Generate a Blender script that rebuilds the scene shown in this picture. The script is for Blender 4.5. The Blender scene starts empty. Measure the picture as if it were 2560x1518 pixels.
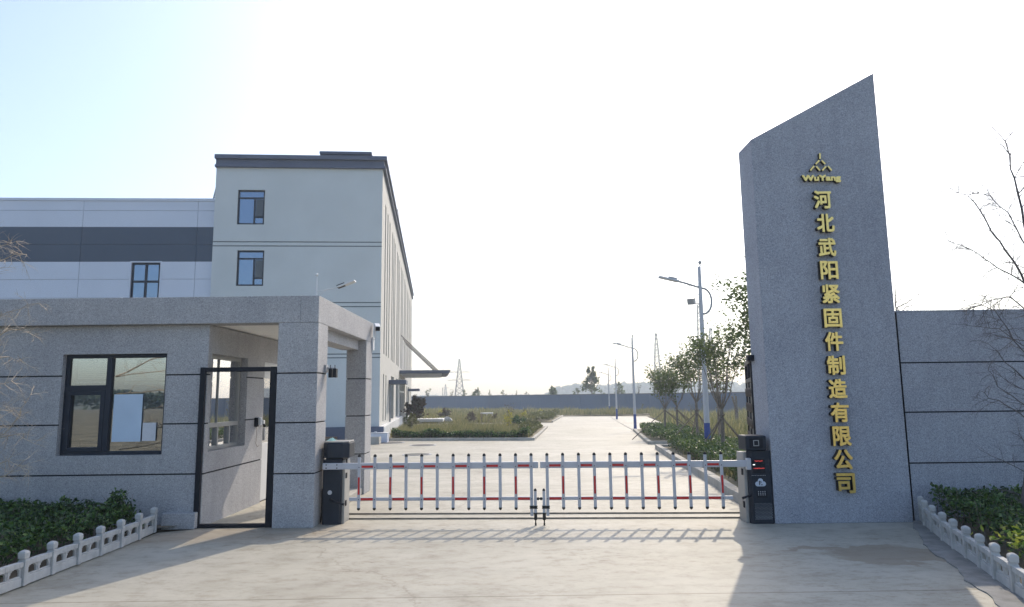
import bpy, bmesh, math, random
from mathutils import Vector, Matrix, noise
random.seed(11)
sc = bpy.context.scene
COL = sc.collection
V = Vector
# ------------------------------------------------------------------ camera
FPX, CX, CY, KD, EYE = 1700.0, 1280.0, 759.0, 2560/2503.0, 1.6
PITCH, ROLL = math.atan(232/1700), 0.012
fw = V((0, math.cos(PITCH), math.sin(PITCH)))
up0 = V((1, 0, 0)).cross(fw)
rt = V((1, 0, 0))*math.cos(ROLL) - up0*math.sin(ROLL)
up = V((1, 0, 0))*math.sin(ROLL) + up0*math.cos(ROLL)
cam_d = bpy.data.cameras.new('camera')
cam = bpy.data.objects.new('camera', cam_d)
COL.objects.link(cam)
cam_d.sensor_width = 36.0
cam_d.lens = 36.0*FPX/2560
cam_d.clip_start, cam_d.clip_end = 0.1, 3000
cam.matrix_world = Matrix(((rt.x, up.x, -fw.x, 0), (rt.y, up.y, -fw.y, 0), (rt.z, up.z, -fw.z, EYE), (0, 0, 0, 1)))
sc.camera = cam
# ------------------------------------------------------------------ light
SHX, SHY = -0.47, -1.10                     # shadow offset on the ground per metre of height
SUN_EL = math.atan2(1, math.hypot(SHX, SHY))
SUN_AZ = math.atan2(-SHX, -SHY)             # clockwise from +Y
SUN_STRENGTH, SKY_STRENGTH, EXPOSURE = 2.0, 0.15, 0.86
sun_d = bpy.data.lights.new('sun', 'SUN')
sun_d.energy, sun_d.angle, sun_d.color = SUN_STRENGTH, math.radians(0.5), (1.0, 0.87, 0.69)
sun = bpy.data.objects.new('sun', sun_d)
COL.objects.link(sun)
sun.rotation_euler = V((SHX, SHY, -1)).to_track_quat('-Z', 'Y').to_euler()
sun.location = (20, 40, 40)
w = bpy.data.worlds.new('World')
sc.world = w
w.use_nodes = True
wn = w.node_tree
wn.nodes.clear()
sky = wn.nodes.new('ShaderNodeTexSky')
sky.sky_type = 'NISHITA'
sky.sun_disc = False
sky.sun_elevation = SUN_EL
sky.sun_rotation = SUN_AZ
sky.air_density, sky.dust_density, sky.ozone_density = 1.0, 2.2, 1.0
bg = wn.nodes.new('ShaderNodeBackground')
bg.inputs['Strength'].default_value = SKY_STRENGTH
wo = wn.nodes.new('ShaderNodeOutputWorld')
wn.links.new(sky.outputs[0], bg.inputs['Color'])
wn.links.new(bg.outputs[0], wo.inputs['Surface'])
vs = sc.view_settings
vs.view_transform, vs.look, vs.gamma, vs.exposure = 'Standard', 'None', 1.0, EXPOSURE
sc.cycles.use_denoising = True
sc.cycles.max_bounces = 6
sc.cycles.transparent_max_bounces = 12
sc.cycles.volume_bounces = 0
sc.cycles.volume_step_rate = 5.0

# ------------------------------------------------------------------ picture geometry helpers
def ray(x, y):
    x, y = x*KD, y*KD
    return fw + rt*((x-CX)/FPX) - up*((y-CY)/FPX)
def at(x, y, Y):                            # point seen at (x, y) on the upright plane at depth Y
    d = ray(x, y)
    return V((0, 0, EYE)) + d*(Y/d.y)
def at_x(x, y, X):
    d = ray(x, y)
    return V((0, 0, EYE)) + d*(X/d.x)
def gz(Y):                                  # the yard falls away gently from the gate
    return 0.0 if Y < 12 else -0.8*(1-math.exp(-(Y-12)/28))
def gr(x, y):
    d = ray(x, y)
    z = 0.0
    for i in range(60):
        p = V((0, 0, EYE)) + d*((z-EYE)/d.z)
        z = gz(p.y)
    return p

# ------------------------------------------------------------------ mesh builder
class MB:
    def __init__(s):
        s.v, s.f, s.m = [], [], []
        s.cur = 0
    def add(s, pts, faces):
        o = len(s.v)
        s.v += [tuple(p) for p in pts]
        for f in faces:
            s.f.append(tuple(o+i for i in f))
            s.m.append(s.cur)
        return s
    def hexa(s, p):
        return s.add(p, [(0, 3, 2, 1), (4, 5, 6, 7), (0, 1, 5, 4), (1, 2, 6, 5), (2, 3, 7, 6), (3, 0, 4, 7)])
    def box(s, x0, x1, y0, y1, z0, z1):
        return s.hexa([(x0, y0, z0), (x1, y0, z0), (x1, y1, z0), (x0, y1, z0), (x0, y0, z1), (x1, y0, z1), (x1, y1, z1), (x0, y1, z1)])
    def fbox(s, fr, u0, u1, v0, v1, d0, d1):     # fr = (origin, U, N): depth d is measured inwards
        o, U, N = fr
        P = lambda u, v, d: o + U*u + V((0, 0, v)) - N*d
        return s.hexa([P(u0, v0, d0), P(u1, v0, d0), P(u1, v0, d1), P(u0, v0, d1), P(u0, v1, d0), P(u1, v1, d0), P(u1, v1, d1), P(u0, v1, d1)])
    def quad(s, a, b, c, d):
        return s.add([a, b, c, d], [(0, 1, 2, 3)])
    def tube(s, pts, r, n=8, cap=True):
        pts = [V(p) for p in pts]
        if not isinstance(r, (list, tuple)):
            r = [r]*len(pts)
        rings = []
        prev = None
        for i, p in enumerate(pts):
            t = (pts[min(i+1, len(pts)-1)] - pts[max(i-1, 0)])
            if t.length < 1e-9:
                t = V((0, 0, 1))
            t.normalize()
            a = prev if prev is not None else (V((0, 1, 0)) if abs(t.z) > 0.9 else V((0, 0, 1)))
            a = (a - t*a.dot(t))
            if a.length < 1e-6:
                a = t.orthogonal()
            a.normalize()
            prev = a
            b = t.cross(a)
            rings.append([p + (a*math.cos(2*math.pi*k/n) + b*math.sin(2*math.pi*k/n))*r[i] for k in range(n)])
        o = len(s.v)
        for rg in rings:
            s.v += [tuple(q) for q in rg]
        for i in range(len(rings)-1):
            for k in range(n):
                s.f.append((o+i*n+k, o+i*n+(k+1) % n, o+(i+1)*n+(k+1) % n, o+(i+1)*n+k))
                s.m.append(s.cur)
        if cap:
            s.f.append(tuple(o+k for k in range(n))[::-1]); s.m.append(s.cur)
            s.f.append(tuple(o+(len(rings)-1)*n+k for k in range(n))); s.m.append(s.cur)
        return s
    def ball(s, c, r, n=10, m=6, sz=1.0):
        c = V(c)
        pts = []
        for j in range(1, m):
            th = math.pi*j/m
            for k in range(n):
                ph = 2*math.pi*k/n
                pts.append(c + V((r*math.sin(th)*math.cos(ph), r*math.sin(th)*math.sin(ph), r*sz*math.cos(th))))
        pts += [c+V((0, 0, r*sz)), c-V((0, 0, r*sz))]
        fs = []
        for j in range(m-2):
            for k in range(n):
                fs.append((j*n+k, (j+1)*n+k, (j+1)*n+(k+1) % n, j*n+(k+1) % n))
        for k in range(n):
            fs.append((len(pts)-2, k, (k+1) % n))
            fs.append((len(pts)-1, (m-2)*n+(k+1) % n, (m-2)*n+k))
        return s.add(pts, fs)
    def prism(s, poly, y0, y1):              # polygon in (x, z) run from y0 to y1
        n = len(poly)
        pts = [(x, y0, z) for x, z in poly] + [(x, y1, z) for x, z in poly]
        return s.add(pts, [tuple(range(n)), tuple(range(2*n-1, n-1, -1))] + [(i, i+n, (i+1) % n+n, (i+1) % n) for i in range(n)])
    def relief(s, fr, u0, u1, v0, v1, rects):   # wall face with sunk grooves and openings; rect = (ua, ub, va, vb, depth, open)
        o, U, N = fr
        P = lambda u, v, d: o + U*u + V((0, 0, v)) - N*d
        cl = lambda L, a, b: sorted({round(min(max(t, a), b), 5) for t in L} | {a, b})
        us = cl([r[0] for r in rects]+[r[1] for r in rects], u0, u1)
        vv = cl([r[2] for r in rects]+[r[3] for r in rects], v0, v1)
        nu, nv = len(us)-1, len(vv)-1
        D = [[(0.0, False)]*nv for _ in range(nu)]
        for r in rects:
            for i in range(nu):
                mu = (us[i]+us[i+1])/2
                if r[0] < mu < r[1]:
                    for j in range(nv):
                        if r[2] < (vv[j]+vv[j+1])/2 < r[3]:
                            D[i][j] = (r[4], r[5])
        for i in range(nu):
            for j in range(nv):
                d, op = D[i][j]
                s.cur = 1 if (0 < d < 0.05 and not op) else 0
                if not op:
                    s.quad(P(us[i], vv[j], d), P(us[i+1], vv[j], d), P(us[i+1], vv[j+1], d), P(us[i], vv[j+1], d))
                if i+1 < nu and D[i+1][j][0] != d:
                    e = D[i+1][j][0]
                    s.cur = 1 if 0 < max(d, e) < 0.05 else 0
                    s.quad(P(us[i+1], vv[j], d), P(us[i+1], vv[j], e), P(us[i+1], vv[j+1], e), P(us[i+1], vv[j+1], d))
                if j+1 < nv and D[i][j+1][0] != d:
                    e = D[i][j+1][0]
                    s.cur = 1 if 0 < max(d, e) < 0.05 else 0
                    s.quad(P(us[i], vv[j+1], d), P(us[i+1], vv[j+1], d), P(us[i+1], vv[j+1], e), P(us[i], vv[j+1], e))
        s.cur = 0
        return s
    def build(s, name, mats, parent=None, bevel=0, smooth=False, weld=False):
        off = V((0, 0, 0))
        q = parent
        while q is not None:
            off += q.location
            q = q.parent
        me = bpy.data.meshes.new(name)
        me.from_pydata([(a-off.x, b-off.y, c-off.z) for a, b, c in s.v], [], s.f)
        for m in (mats if isinstance(mats, (list, tuple)) else [mats]):
            me.materials.append(m)
        me.polygons.foreach_set('material_index', s.m)
        if smooth:
            me.polygons.foreach_set('use_smooth', [True]*len(s.f))
        if weld:
            bm = bmesh.new(); bm.from_mesh(me)
            bmesh.ops.remove_doubles(bm, verts=bm.verts, dist=1e-4)
            bmesh.ops.recalc_face_normals(bm, faces=bm.faces)
            bm.to_mesh(me); bm.free()
        me.update()
        ob = bpy.data.objects.new(name, me)
        COL.objects.link(ob)
        if parent is not None:
            ob.parent = parent
        if bevel:
            md = ob.modifiers.new('edge', 'BEVEL')
            md.width, md.segments, md.limit_method = bevel, 2, 'ANGLE'
        return ob

def tag(o, label=None, cat=None, group=None, kind=None):
    if label: o['label'] = label
    if cat: o['category'] = cat
    if group: o['group'] = group
    if kind: o['kind'] = kind
    return o
def thing(name, label, cat, loc=(0, 0, 0), group=None):
    o = bpy.data.objects.new(name, None)
    o.empty_display_size = 0.2
    COL.objects.link(o)
    o.location = loc
    return tag(o, label, cat, group)
def dup(root, loc, label, rz=0.0, scale=None):       # a copy of a thing with its parts and their sub-parts
    r = root.copy(); COL.objects.link(r)
    r.location = loc
    r.rotation_euler = (0, 0, rz)
    if scale: r.scale = scale
    r['label'] = label
    for ch in list(root.children):
        c = ch.copy(); COL.objects.link(c); c.parent = r
        for g in list(ch.children):
            d = g.copy(); COL.objects.link(d); d.parent = c
    return r

# ------------------------------------------------------------------ materials
def new_mat(name):
    m = bpy.data.materials.new(name)
    m.use_nodes = True
    nt = m.node_tree
    b = nt.nodes['Principled BSDF']
    return m, nt, b
def nd(nt, typ, **kw):
    n = nt.nodes.new(typ)
    for k, v in kw.items():
        if k in ('inp',):
            for a, b in v.items():
                n.inputs[a].default_value = b
        else:
            setattr(n, k, v)
    return n
def ramp(nt, fac, stops, mode='LINEAR'):
    r = nt.nodes.new('ShaderNodeValToRGB')
    r.color_ramp.interpolation = mode
    e = r.color_ramp.elements
    while len(e) < len(stops): e.new(0.5)
    for q, (p, c) in zip(e, stops):
        q.position = p
        q.color = (c[0], c[1], c[2], 1) if len(c) == 3 else c
    nt.links.new(fac, r.inputs[0])
    return r.outputs[0]
def mixc(nt, fac, a, b, mode='MIX'):
    m = nt.nodes.new('ShaderNodeMix'); m.data_type = 'RGBA'; m.blend_type = mode
    for sock, val in ((m.inputs[0], fac), (m.inputs[6], a), (m.inputs[7], b)):
        if hasattr(val, 'links'): nt.links.new(val, sock)
        elif isinstance(val, (int, float)): sock.default_value = val
        else: sock.default_value = (val[0], val[1], val[2], 1)
    return m.outputs[2]
def bump(nt, b, h, strength, dist=0.01):
    n = nd(nt, 'ShaderNodeBump', inp={'Strength': strength, 'Distance': dist})
    nt.links.new(h, n.inputs['Height']); nt.links.new(n.outputs[0], b.inputs['Normal'])
def coords(nt, scale=(1, 1, 1)):
    t = nd(nt, 'ShaderNodeTexCoord'); mp = nd(nt, 'ShaderNodeMapping', inp={'Scale': scale})
    nt.links.new(t.outputs['Object'], mp.inputs[0])
    return mp.outputs[0]
def noise_t(nt, vec, scale, detail=4, rough=0.55):
    n = nd(nt, 'ShaderNodeTexNoise', inp={'Scale': scale, 'Detail': detail, 'Roughness': rough})
    nt.links.new(vec, n.inputs['Vector'])
    return n.outputs['Fac']

def plain(name, col, rough=0.6, metal=0.0, var=0.12, vscale=3.0, spec=0.5, bumpy=0.0):
    m, nt, b = new_mat(name)
    c = coords(nt)
    f = noise_t(nt, c, vscale, 5)
    lo = tuple(x*(1-var) for x in col); hi = tuple(min(1, x*(1+var)) for x in col)
    nt.links.new(ramp(nt, f, [(0.3, lo), (0.7, hi)]), b.inputs['Base Color'])
    b.inputs['Roughness'].default_value = rough
    b.inputs['Metallic'].default_value = metal
    b.inputs['Specular IOR Level'].default_value = spec
    if bumpy:
        bump(nt, b, noise_t(nt, c, 60, 3), bumpy)
    return m
def granite(name, base, cell=85, contrast=1.0):
    m, nt, b = new_mat(name)
    c = coords(nt)
    vo = nd(nt, 'ShaderNodeTexVoronoi', inp={'Scale': cell, 'Randomness': 1.0}); nt.links.new(c, vo.inputs['Vector'])
    sp = nd(nt, 'ShaderNodeSeparateColor'); nt.links.new(vo.outputs['Color'], sp.inputs[0])
    k = contrast
    mul = lambda s: tuple(min(1, x*s) for x in base)
    sp1 = ramp(nt, sp.outputs[0], [(0.0, mul(1-0.72*k)), (0.16, mul(1-0.30*k)), (0.38, mul(1.0)), (0.70, mul(1+0.22*k)), (0.90, mul(1+0.75*k))], 'CONSTANT')
    n1 = noise_t(nt, c, 1.1, 6, 0.6)
    big = ramp(nt, n1, [(0.3, (0.86, 0.86, 0.87)), (0.7, (1.1, 1.09, 1.07))])
    colr = mixc(nt, 1.0, sp1, big, 'MULTIPLY')
    st = coords(nt, (7, 7, 0.35))
    streak = ramp(nt, noise_t(nt, st, 1.0, 4), [(0.45, (1, 1, 1)), (0.8, (0.9, 0.9, 0.9))])
    nt.links.new(mixc(nt, 1.0, colr, streak, 'MULTIPLY'), b.inputs['Base Color'])
    b.inputs['Roughness'].default_value = 0.75
    b.inputs['Specular IOR Level'].default_value = 0.3
    bump(nt, b, sp.outputs[1], 0.25, 0.004)
    return m
def leaf_mat(name, cols, trans=0.35, rough=0.5):
    m, nt, b = new_mat(name)
    g = nd(nt, 'ShaderNodeNewGeometry')
    n = len(cols)
    c = ramp(nt, g.outputs['Random Per Island'], [(i/max(1, n-1), cols[i]) for i in range(n)])
    nt.links.new(c, b.inputs['Base Color'])
    b.inputs['Roughness'].default_value = rough
    b.inputs['Specular IOR Level'].default_value = 0.35
    tr = nd(nt, 'ShaderNodeBsdfTranslucent')
    nt.links.new(mixc(nt, 1.0, c, (1.3, 1.35, 0.7), 'MULTIPLY'), tr.inputs[0])
    mx = nd(nt, 'ShaderNodeMixShader', inp={0: trans})
    nt.links.new(b.outputs[0], mx.inputs[1]); nt.links.new(tr.outputs[0], mx.inputs[2])
    out = [q for q in nt.nodes if q.type == 'OUTPUT_MATERIAL'][0]
    nt.links.new(mx.outputs[0], out.inputs['Surface'])
    return m
def glass(name, tint, refl=0.25, see=0.5):          # a window pane: clear sheet that also mirrors what stands before it
    m, nt, b = new_mat(name)
    fr = nd(nt, 'ShaderNodeLayerWeight', inp={'Blend': 0.35})
    gl = nd(nt, 'ShaderNodeBsdfGlossy', inp={'Roughness': 0.01, 'Color': (0.95, 0.97, 1, 1)})
    tp = nd(nt, 'ShaderNodeBsdfTransparent', inp={'Color': (tint[0], tint[1], tint[2], 1)})
    f = nd(nt, 'ShaderNodeMath', operation='MULTIPLY_ADD', inp={1: 0.8, 2: refl}); f.use_clamp = True
    nt.links.new(fr.outputs['Fresnel'], f.inputs[0])
    mx = nd(nt, 'ShaderNodeMixShader')
    nt.links.new(f.outputs[0], mx.inputs[0]); nt.links.new(tp.outputs[0], mx.inputs[1]); nt.links.new(gl.outputs[0], mx.inputs[2])
    out = [q for q in nt.nodes if q.type == 'OUTPUT_MATERIAL'][0]
    nt.links.new(mx.outputs[0], out.inputs['Surface'])
    return m
def emit(name, col, s):
    m, nt, b = new_mat(name)
    b.inputs['Base Color'].default_value = (0.02, 0.01, 0.01, 1)
    b.inputs['Emission Color'].default_value = (*col, 1)
    b.inputs['Emission Strength'].default_value = s
    return m

def concrete_mat():
    m, nt, b = new_mat('yard_concrete')
    c = coords(nt)
    n1 = noise_t(nt, c, 0.35, 6, 0.6)
    col = ramp(nt, n1, [(0.25, (0.315, 0.29, 0.235)), (0.5, (0.375, 0.355, 0.30)), (0.75, (0.43, 0.41, 0.36))])
    s1 = noise_t(nt, coords(nt, (0.8, 1.5, 1)), 1.0, 8, 0.68)      # trowel and tyre sweeps across the slab
    col = mixc(nt, 1.0, col, ramp(nt, s1, [(0.32, (0.80, 0.79, 0.77)), (0.5, (1, 1, 1)), (0.72, (1.1, 1.1, 1.1))]), 'MULTIPLY')
    s2 = noise_t(nt, coords(nt, (0.8, 1.25, 1)), 5.0, 8, 0.72)
    col = mixc(nt, 1.0, col, ramp(nt, s2, [(0.34, (0.76, 0.73, 0.69)), (0.50, (1, 1, 1)), (0.7, (1.08, 1.08, 1.07))]), 'MULTIPLY')
    s3 = noise_t(nt, coords(nt, (0.8, 1.7, 1)), 14.0, 6, 0.72)
    s4 = noise_t(nt, coords(nt, (1, 1, 1)), 0.8, 3, 0.5)
    scr = mixc(nt, ramp(nt, s4, [(0.42, (0, 0, 0)), (0.60, (1, 1, 1))]), (1, 1, 1), ramp(nt, s3, [(0.34, (0.66, 0.63, 0.60)), (0.47, (1, 1, 1))]))
    col = mixc(nt, 1.0, col, scr, 'MULTIPLY')
    # dried mud washed out by the right-hand kerb
    tc = nd(nt, 'ShaderNodeTexCoord')
    wob = nd(nt, 'ShaderNodeTexNoise', inp={'Scale': 2.2, 'Detail': 6.0, 'Roughness': 0.6}); nt.links.new(tc.outputs['Object'], wob.inputs['Vector'])
    ad = nd(nt, 'ShaderNodeVectorMath', operation='MULTIPLY_ADD'); nt.links.new(wob.outputs['Color'], ad.inputs[0])
    ad.inputs[1].default_value = (0.9, 1.1, 0); nt.links.new(tc.outputs['Object'], ad.inputs[2])
    def blot(cx, cy, rx, ry, inner, outer):
        mp = nd(nt, 'ShaderNodeMapping', vector_type='TEXTURE', inp={'Location': (cx+0.45, cy+0.55, 0), 'Scale': (rx, ry, 1000)})
        nt.links.new(ad.outputs[0], mp.inputs[0])
        ln = nd(nt, 'ShaderNodeVectorMath', operation='LENGTH'); nt.links.new(mp.outputs[0], ln.inputs[0])
        return ramp(nt, ln.outputs['Value'], [(inner, (1, 1, 1)), (outer, (0, 0, 0))])
    k = mixc(nt, 1.0, blot(3.80, 7.0, 0.82, 0.34, 0.75, 0.95), blot(3.4, 7.3, 0.8, 0.12, 0.7, 0.95), 'LIGHTEN')
    kk = nd(nt, 'ShaderNodeMath', operation='MULTIPLY', inp={1: 0.6}); nt.links.new(k, kk.inputs[0])
    col = mixc(nt, kk.outputs[0], col, (0.20, 0.155, 0.105))
    kl = nd(nt, 'ShaderNodeMath', operation='MULTIPLY', inp={1: 0.35})
    nt.links.new(blot(-3.6, 8.6, 2.2, 0.7, 0.5, 1.0), kl.inputs[0])
    col = mixc(nt, kl.outputs[0], col, (0.34, 0.25, 0.17))
    # sawn joints between the slabs
    br = nd(nt, 'ShaderNodeTexBrick', offset=0.0, inp={'Scale': 1.0, 'Mortar Size': 0.012, 'Brick Width': 90.0, 'Row Height': 5.2, 'Mortar Smooth': 0.2,
            'Color1': (1, 1, 1, 1), 'Color2': (0.95, 0.95, 0.94, 1), 'Mortar': (0.62, 0.60, 0.56, 1)})
    mp = nd(nt, 'ShaderNodeMapping', inp={'Location': (40, -5.2+(5.2-gr(1300, 1457).y), 0), 'Rotation': (0, 0, math.radians(-0.4))})
    nt.links.new(tc.outputs['Object'], mp.inputs[0]); nt.links.new(mp.outputs[0], br.inputs['Vector'])
    col = mixc(nt, 1.0, col, br.outputs['Color'], 'MULTIPLY')
    # hairline cracks
    vo = nd(nt, 'ShaderNodeTexVoronoi', feature='DISTANCE_TO_EDGE', inp={'Scale': 0.16})
    nt.links.new(ad.outputs[0], vo.inputs['Vector'])
    col = mixc(nt, 1.0, col, ramp(nt, vo.outputs['Distance'], [(0.0, (0.78, 0.76, 0.73)), (0.003, (1, 1, 1))]), 'MULTIPLY')
    nt.links.new(col, b.inputs['Base Color'])
    b.inputs['Roughness'].default_value = 0.6
    b.inputs['Specular IOR Level'].default_value = 0.35
    bump(nt, b, noise_t(nt, c, 45, 4), 0.15, 0.004)
    return m

M = {}
M['concrete'] = concrete_mat()
M['granite'] = granite('speckled_stone_coat', (0.345, 0.365, 0.42), 120, 0.42)
M['granite_warm_lit'] = granite('warm_lit_stone_coat', (0.39, 0.39, 0.405), 120, 0.40)  # same coat as the pylon; lighter, warmer tint stands in for different light
M['groove'] = plain('black_joint', (0.012, 0.013, 0.016), 0.8)
M['groove_grey'] = plain('grey_joint', (0.16, 0.185, 0.20), 0.8)
M['seam'] = plain('cladding_seam', (0.44, 0.48, 0.56), 0.6)
M['soil'] = plain('dry_soil', (0.16, 0.125, 0.085), 0.95, var=0.4, vscale=1.2, bumpy=0.4)
M['grassland'] = plain('dry_grass_ground', (0.20, 0.175, 0.115), 0.95, var=0.45, vscale=0.8, bumpy=0.5)
M['kerb'] = plain('kerb_concrete', (0.40, 0.38, 0.34), 0.85, var=0.2, vscale=2.5, bumpy=0.2)
M['white_wall'] = plain('white_soffit', (0.86, 0.85, 0.82), 0.8, var=0.06, vscale=0.8)
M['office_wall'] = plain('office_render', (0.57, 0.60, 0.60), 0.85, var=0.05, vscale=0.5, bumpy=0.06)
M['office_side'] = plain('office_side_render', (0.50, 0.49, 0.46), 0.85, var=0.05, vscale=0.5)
M['slate'] = plain('slate_blue_paint', (0.08, 0.10, 0.155), 0.6, var=0.1, vscale=0.7)
M['panel'] = plain('pale_cladding', (0.60, 0.64, 0.73), 0.45, var=0.04, vscale=0.4)
M['panel_dark'] = plain('dark_cladding', (0.042, 0.064, 0.105), 0.45, var=0.06, vscale=0.4)
M['frame'] = plain('dark_window_frame', (0.020, 0.027, 0.042), 0.5, var=0.1, spec=0.25)
M['frame_grey'] = plain('grey_window_frame', (0.30, 0.30, 0.29), 0.45, var=0.1)
M['frame_white'] = plain('white_trim', (0.62, 0.63, 0.64), 0.5, var=0.05)
M['black'] = plain('black_steel', (0.009, 0.011, 0.018), 0.5, var=0.2, vscale=8, spec=0.2)
M['rubber'] = plain('black_rubber', (0.012, 0.012, 0.012), 0.7, var=0.2)
M['navy'] = plain('dark_cabinet_paint', (0.016, 0.022, 0.034), 0.5, var=0.15, vscale=5, spec=0.25)
M['silver'] = plain('silver_cabinet_paint', (0.30, 0.295, 0.285), 0.4, metal=0.0, var=0.08)
M['alu'] = plain('white_aluminium', (0.46, 0.465, 0.50), 0.35, var=0.07, vscale=4)
M['red'] = plain('red_reflector', (0.50, 0.018, 0.016), 0.35, var=0.2, vscale=30)
M['steel'] = plain('galvanised_steel', (0.32, 0.33, 0.35), 0.45, metal=0.3, var=0.15)
M['tower_steel'] = plain('weathered_tower_steel', (0.13, 0.135, 0.145), 0.6, var=0.15)
M['lamp_grey'] = plain('lamp_post_white', (0.50, 0.52, 0.56), 0.45, var=0.08)
M['blue'] = plain('blue_paint', (0.035, 0.075, 0.30), 0.5, var=0.15)
M['gold'] = plain('gold_letter_face', (1.0, 0.68, 0.23), 0.34, metal=1.0, var=0.10, vscale=45)
M['letter_side'] = plain('letter_return', (0.012, 0.010, 0.008), 0.6)
M['marble'] = plain('white_carved_stone', (0.48, 0.475, 0.46), 0.8, var=0.16, vscale=9, bumpy=0.3)
M['glass'] = glass('clear_window_glass', (0.62, 0.66, 0.64), 0.30)
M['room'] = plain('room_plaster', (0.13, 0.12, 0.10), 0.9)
M['blind'] = plain('blind_slat', (0.78, 0.80, 0.78), 0.5, var=0.05)
M['paper_blue'] = plain('blue_paper', (0.50, 0.62, 0.76), 0.7, var=0.05)
M['paper_white'] = plain('white_paper', (0.60, 0.62, 0.66), 0.7, var=0.06, vscale=20)
m, nt, b = new_mat('mirror_window_glass')
b.inputs['Base Color'].default_value = (0.17, 0.225, 0.31, 1); b.inputs['Metallic'].default_value = 0.85; b.inputs['Roughness'].default_value = 0.03
bump(nt, b, noise_t(nt, coords(nt), 0.9, 2), 0.015, 0.05)
M['mirror'] = m
m, nt, b = new_mat('dark_window_glass')
b.inputs['Base Color'].default_value = (0.03, 0.035, 0.045, 1); b.inputs['Roughness'].default_value = 0.05; b.inputs['Specular IOR Level'].default_value = 0.6
M['darkglass'] = m
M['bark'] = plain('tree_bark', (0.19, 0.165, 0.14), 0.9, var=0.3, vscale=12)
M['twig_sunlit'] = plain('sunlit_twig', (0.42, 0.35, 0.27), 0.8, var=0.25, vscale=6)  # sunlight on the left tree put into a paler twig colour
M['twig_backlit'] = plain('backlit_twig', (0.11, 0.098, 0.10), 0.85, var=0.3, vscale=6)  # darker tone stands in for twigs seen against the bright sky
M['wood'] = plain('stake_wood', (0.17, 0.14, 0.115), 0.9, var=0.3, vscale=9)
M['hedge'] = leaf_mat('hedge_leaves', [(0.018, 0.040, 0.016), (0.03, 0.07, 0.022), (0.06, 0.12, 0.03), (0.14, 0.22, 0.06)], 0.2, 0.4)  # last, palest leaf tone stands in for sunlit hedge tops
M['hedge_light'] = leaf_mat('kerb_hedge_leaves', [(0.03, 0.055, 0.025), (0.06, 0.10, 0.04), (0.10, 0.15, 0.065), (0.15, 0.19, 0.09)], 0.3, 0.4)
M['leaf'] = leaf_mat('tree_leaves', [(0.055, 0.075, 0.045), (0.085, 0.115, 0.06), (0.13, 0.16, 0.09)], 0.45)
M['leaf_gold'] = leaf_mat('yellow_green_leaves', [(0.14, 0.15, 0.03), (0.32, 0.30, 0.05), (0.50, 0.44, 0.08)], 0.45)
M['leaf_red'] = leaf_mat('purple_brown_leaves', [(0.055, 0.035, 0.035), (0.09, 0.055, 0.05), (0.07, 0.08, 0.05)], 0.25)
M['leaf_olive'] = leaf_mat('olive_leaves', [(0.05, 0.06, 0.025), (0.09, 0.10, 0.04), (0.13, 0.13, 0.06)], 0.35)
M['leaf_var'] = leaf_mat('variegated_leaves', [(0.05, 0.11, 0.03), (0.16, 0.24, 0.05), (0.42, 0.42, 0.12), (0.10, 0.16, 0.04)], 0.35)
M['straw'] = leaf_mat('dry_grass_blades', [(0.10, 0.115, 0.06), (0.20, 0.185, 0.12), (0.33, 0.29, 0.20), (0.12, 0.145, 0.075)], 0.3, 0.85)
M['forest'] = leaf_mat('far_forest_leaves', [(0.03, 0.05, 0.03), (0.05, 0.075, 0.04), (0.07, 0.09, 0.05)], 0.2)

# ------------------------------------------------------------------ ground, yard, beds
def sheet(name, poly, dz, mat, step=3.0, kind='structure', thick=0.0):
    bm = bmesh.new()
    vsx = [bm.verts.new((x, y, 0)) for x, y in poly]
    bm.faces.new(vsx)
    ys = [p[1] for p in poly]
    y = 12.0
    while y < min(max(ys), 160):
        if y > min(ys):
            bmesh.ops.bisect_plane(bm, geom=bm.verts[:]+bm.edges[:]+bm.faces[:], plane_co=(0, y, 0), plane_no=(0, 1, 0))
        y += step
    if thick:
        ex = bmesh.ops.extrude_face_region(bm, geom=bm.faces[:])
        top = {v for v in ex['geom'] if isinstance(v, bmesh.types.BMVert)}
        for v in bm.verts:
            v.co.z = gz(v.co.y) + (dz if v in top else dz-thick)
    else:
        for v in bm.verts:
            v.co.z = gz(v.co.y) + dz
    bmesh.ops.recalc_face_normals(bm, faces=bm.faces)
    if not thick and bm.faces[:][0].normal.z < 0:
        bmesh.ops.reverse_faces(bm, faces=bm.faces)
    me = bpy.data.meshes.new(name); bm.to_mesh(me); bm.free()
    me.materials.append(mat)
    o = bpy.data.objects.new(name, me); COL.objects.link(o)
    return tag(o, kind=kind)
sheet('ground', [(-600, -120), (600, -120), (600, 900), (-600, 900)], -0.03, M['grassland'], 6)
G2 = lambda x, y: (lambda p: (p.x, p.y))(gr(x, y))
gl, grr = G2(950, 1078), G2(1303, 1077)
g2, g3 = G2(1337, 1045), G2(1350, 1033)
g4 = G2(1375, 1018)
far_l, far_r = G2(1010, 1003), G2(1810, 1010)
kR0, kR1, kR2, kR3 = G2(1800, 1215), (5.05, 24.4), (5.35, 27.2), (7.25, 41.5)
kR4 = G2(1490, 1018)
yard = [(-4.36, -6), (2.4, -6), (2.4, 0.5), (3.98, 5.67), (5.1, 8.75), (5.1, 9.3), (3.3, 9.3), (3.42, 10.9), kR1, (26, 24.2), (26, 27.1), kR2, kR3, (10.6, 45), (14.3, 74), kR4,
        (g4[0]-0.3, g4[1]), g3, (g3[0]-14, g3[1]+2), (g2[0]-12, g2[1]+1), g2, grr, gl, (-6.2, 32.2), (-34, 31), (-34, 12.6), (-4.0, 12.6), (-4.0, 8.8), (-4.36, 8.6)]
sheet('driveway', yard, 0.0, M['concrete'])
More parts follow.
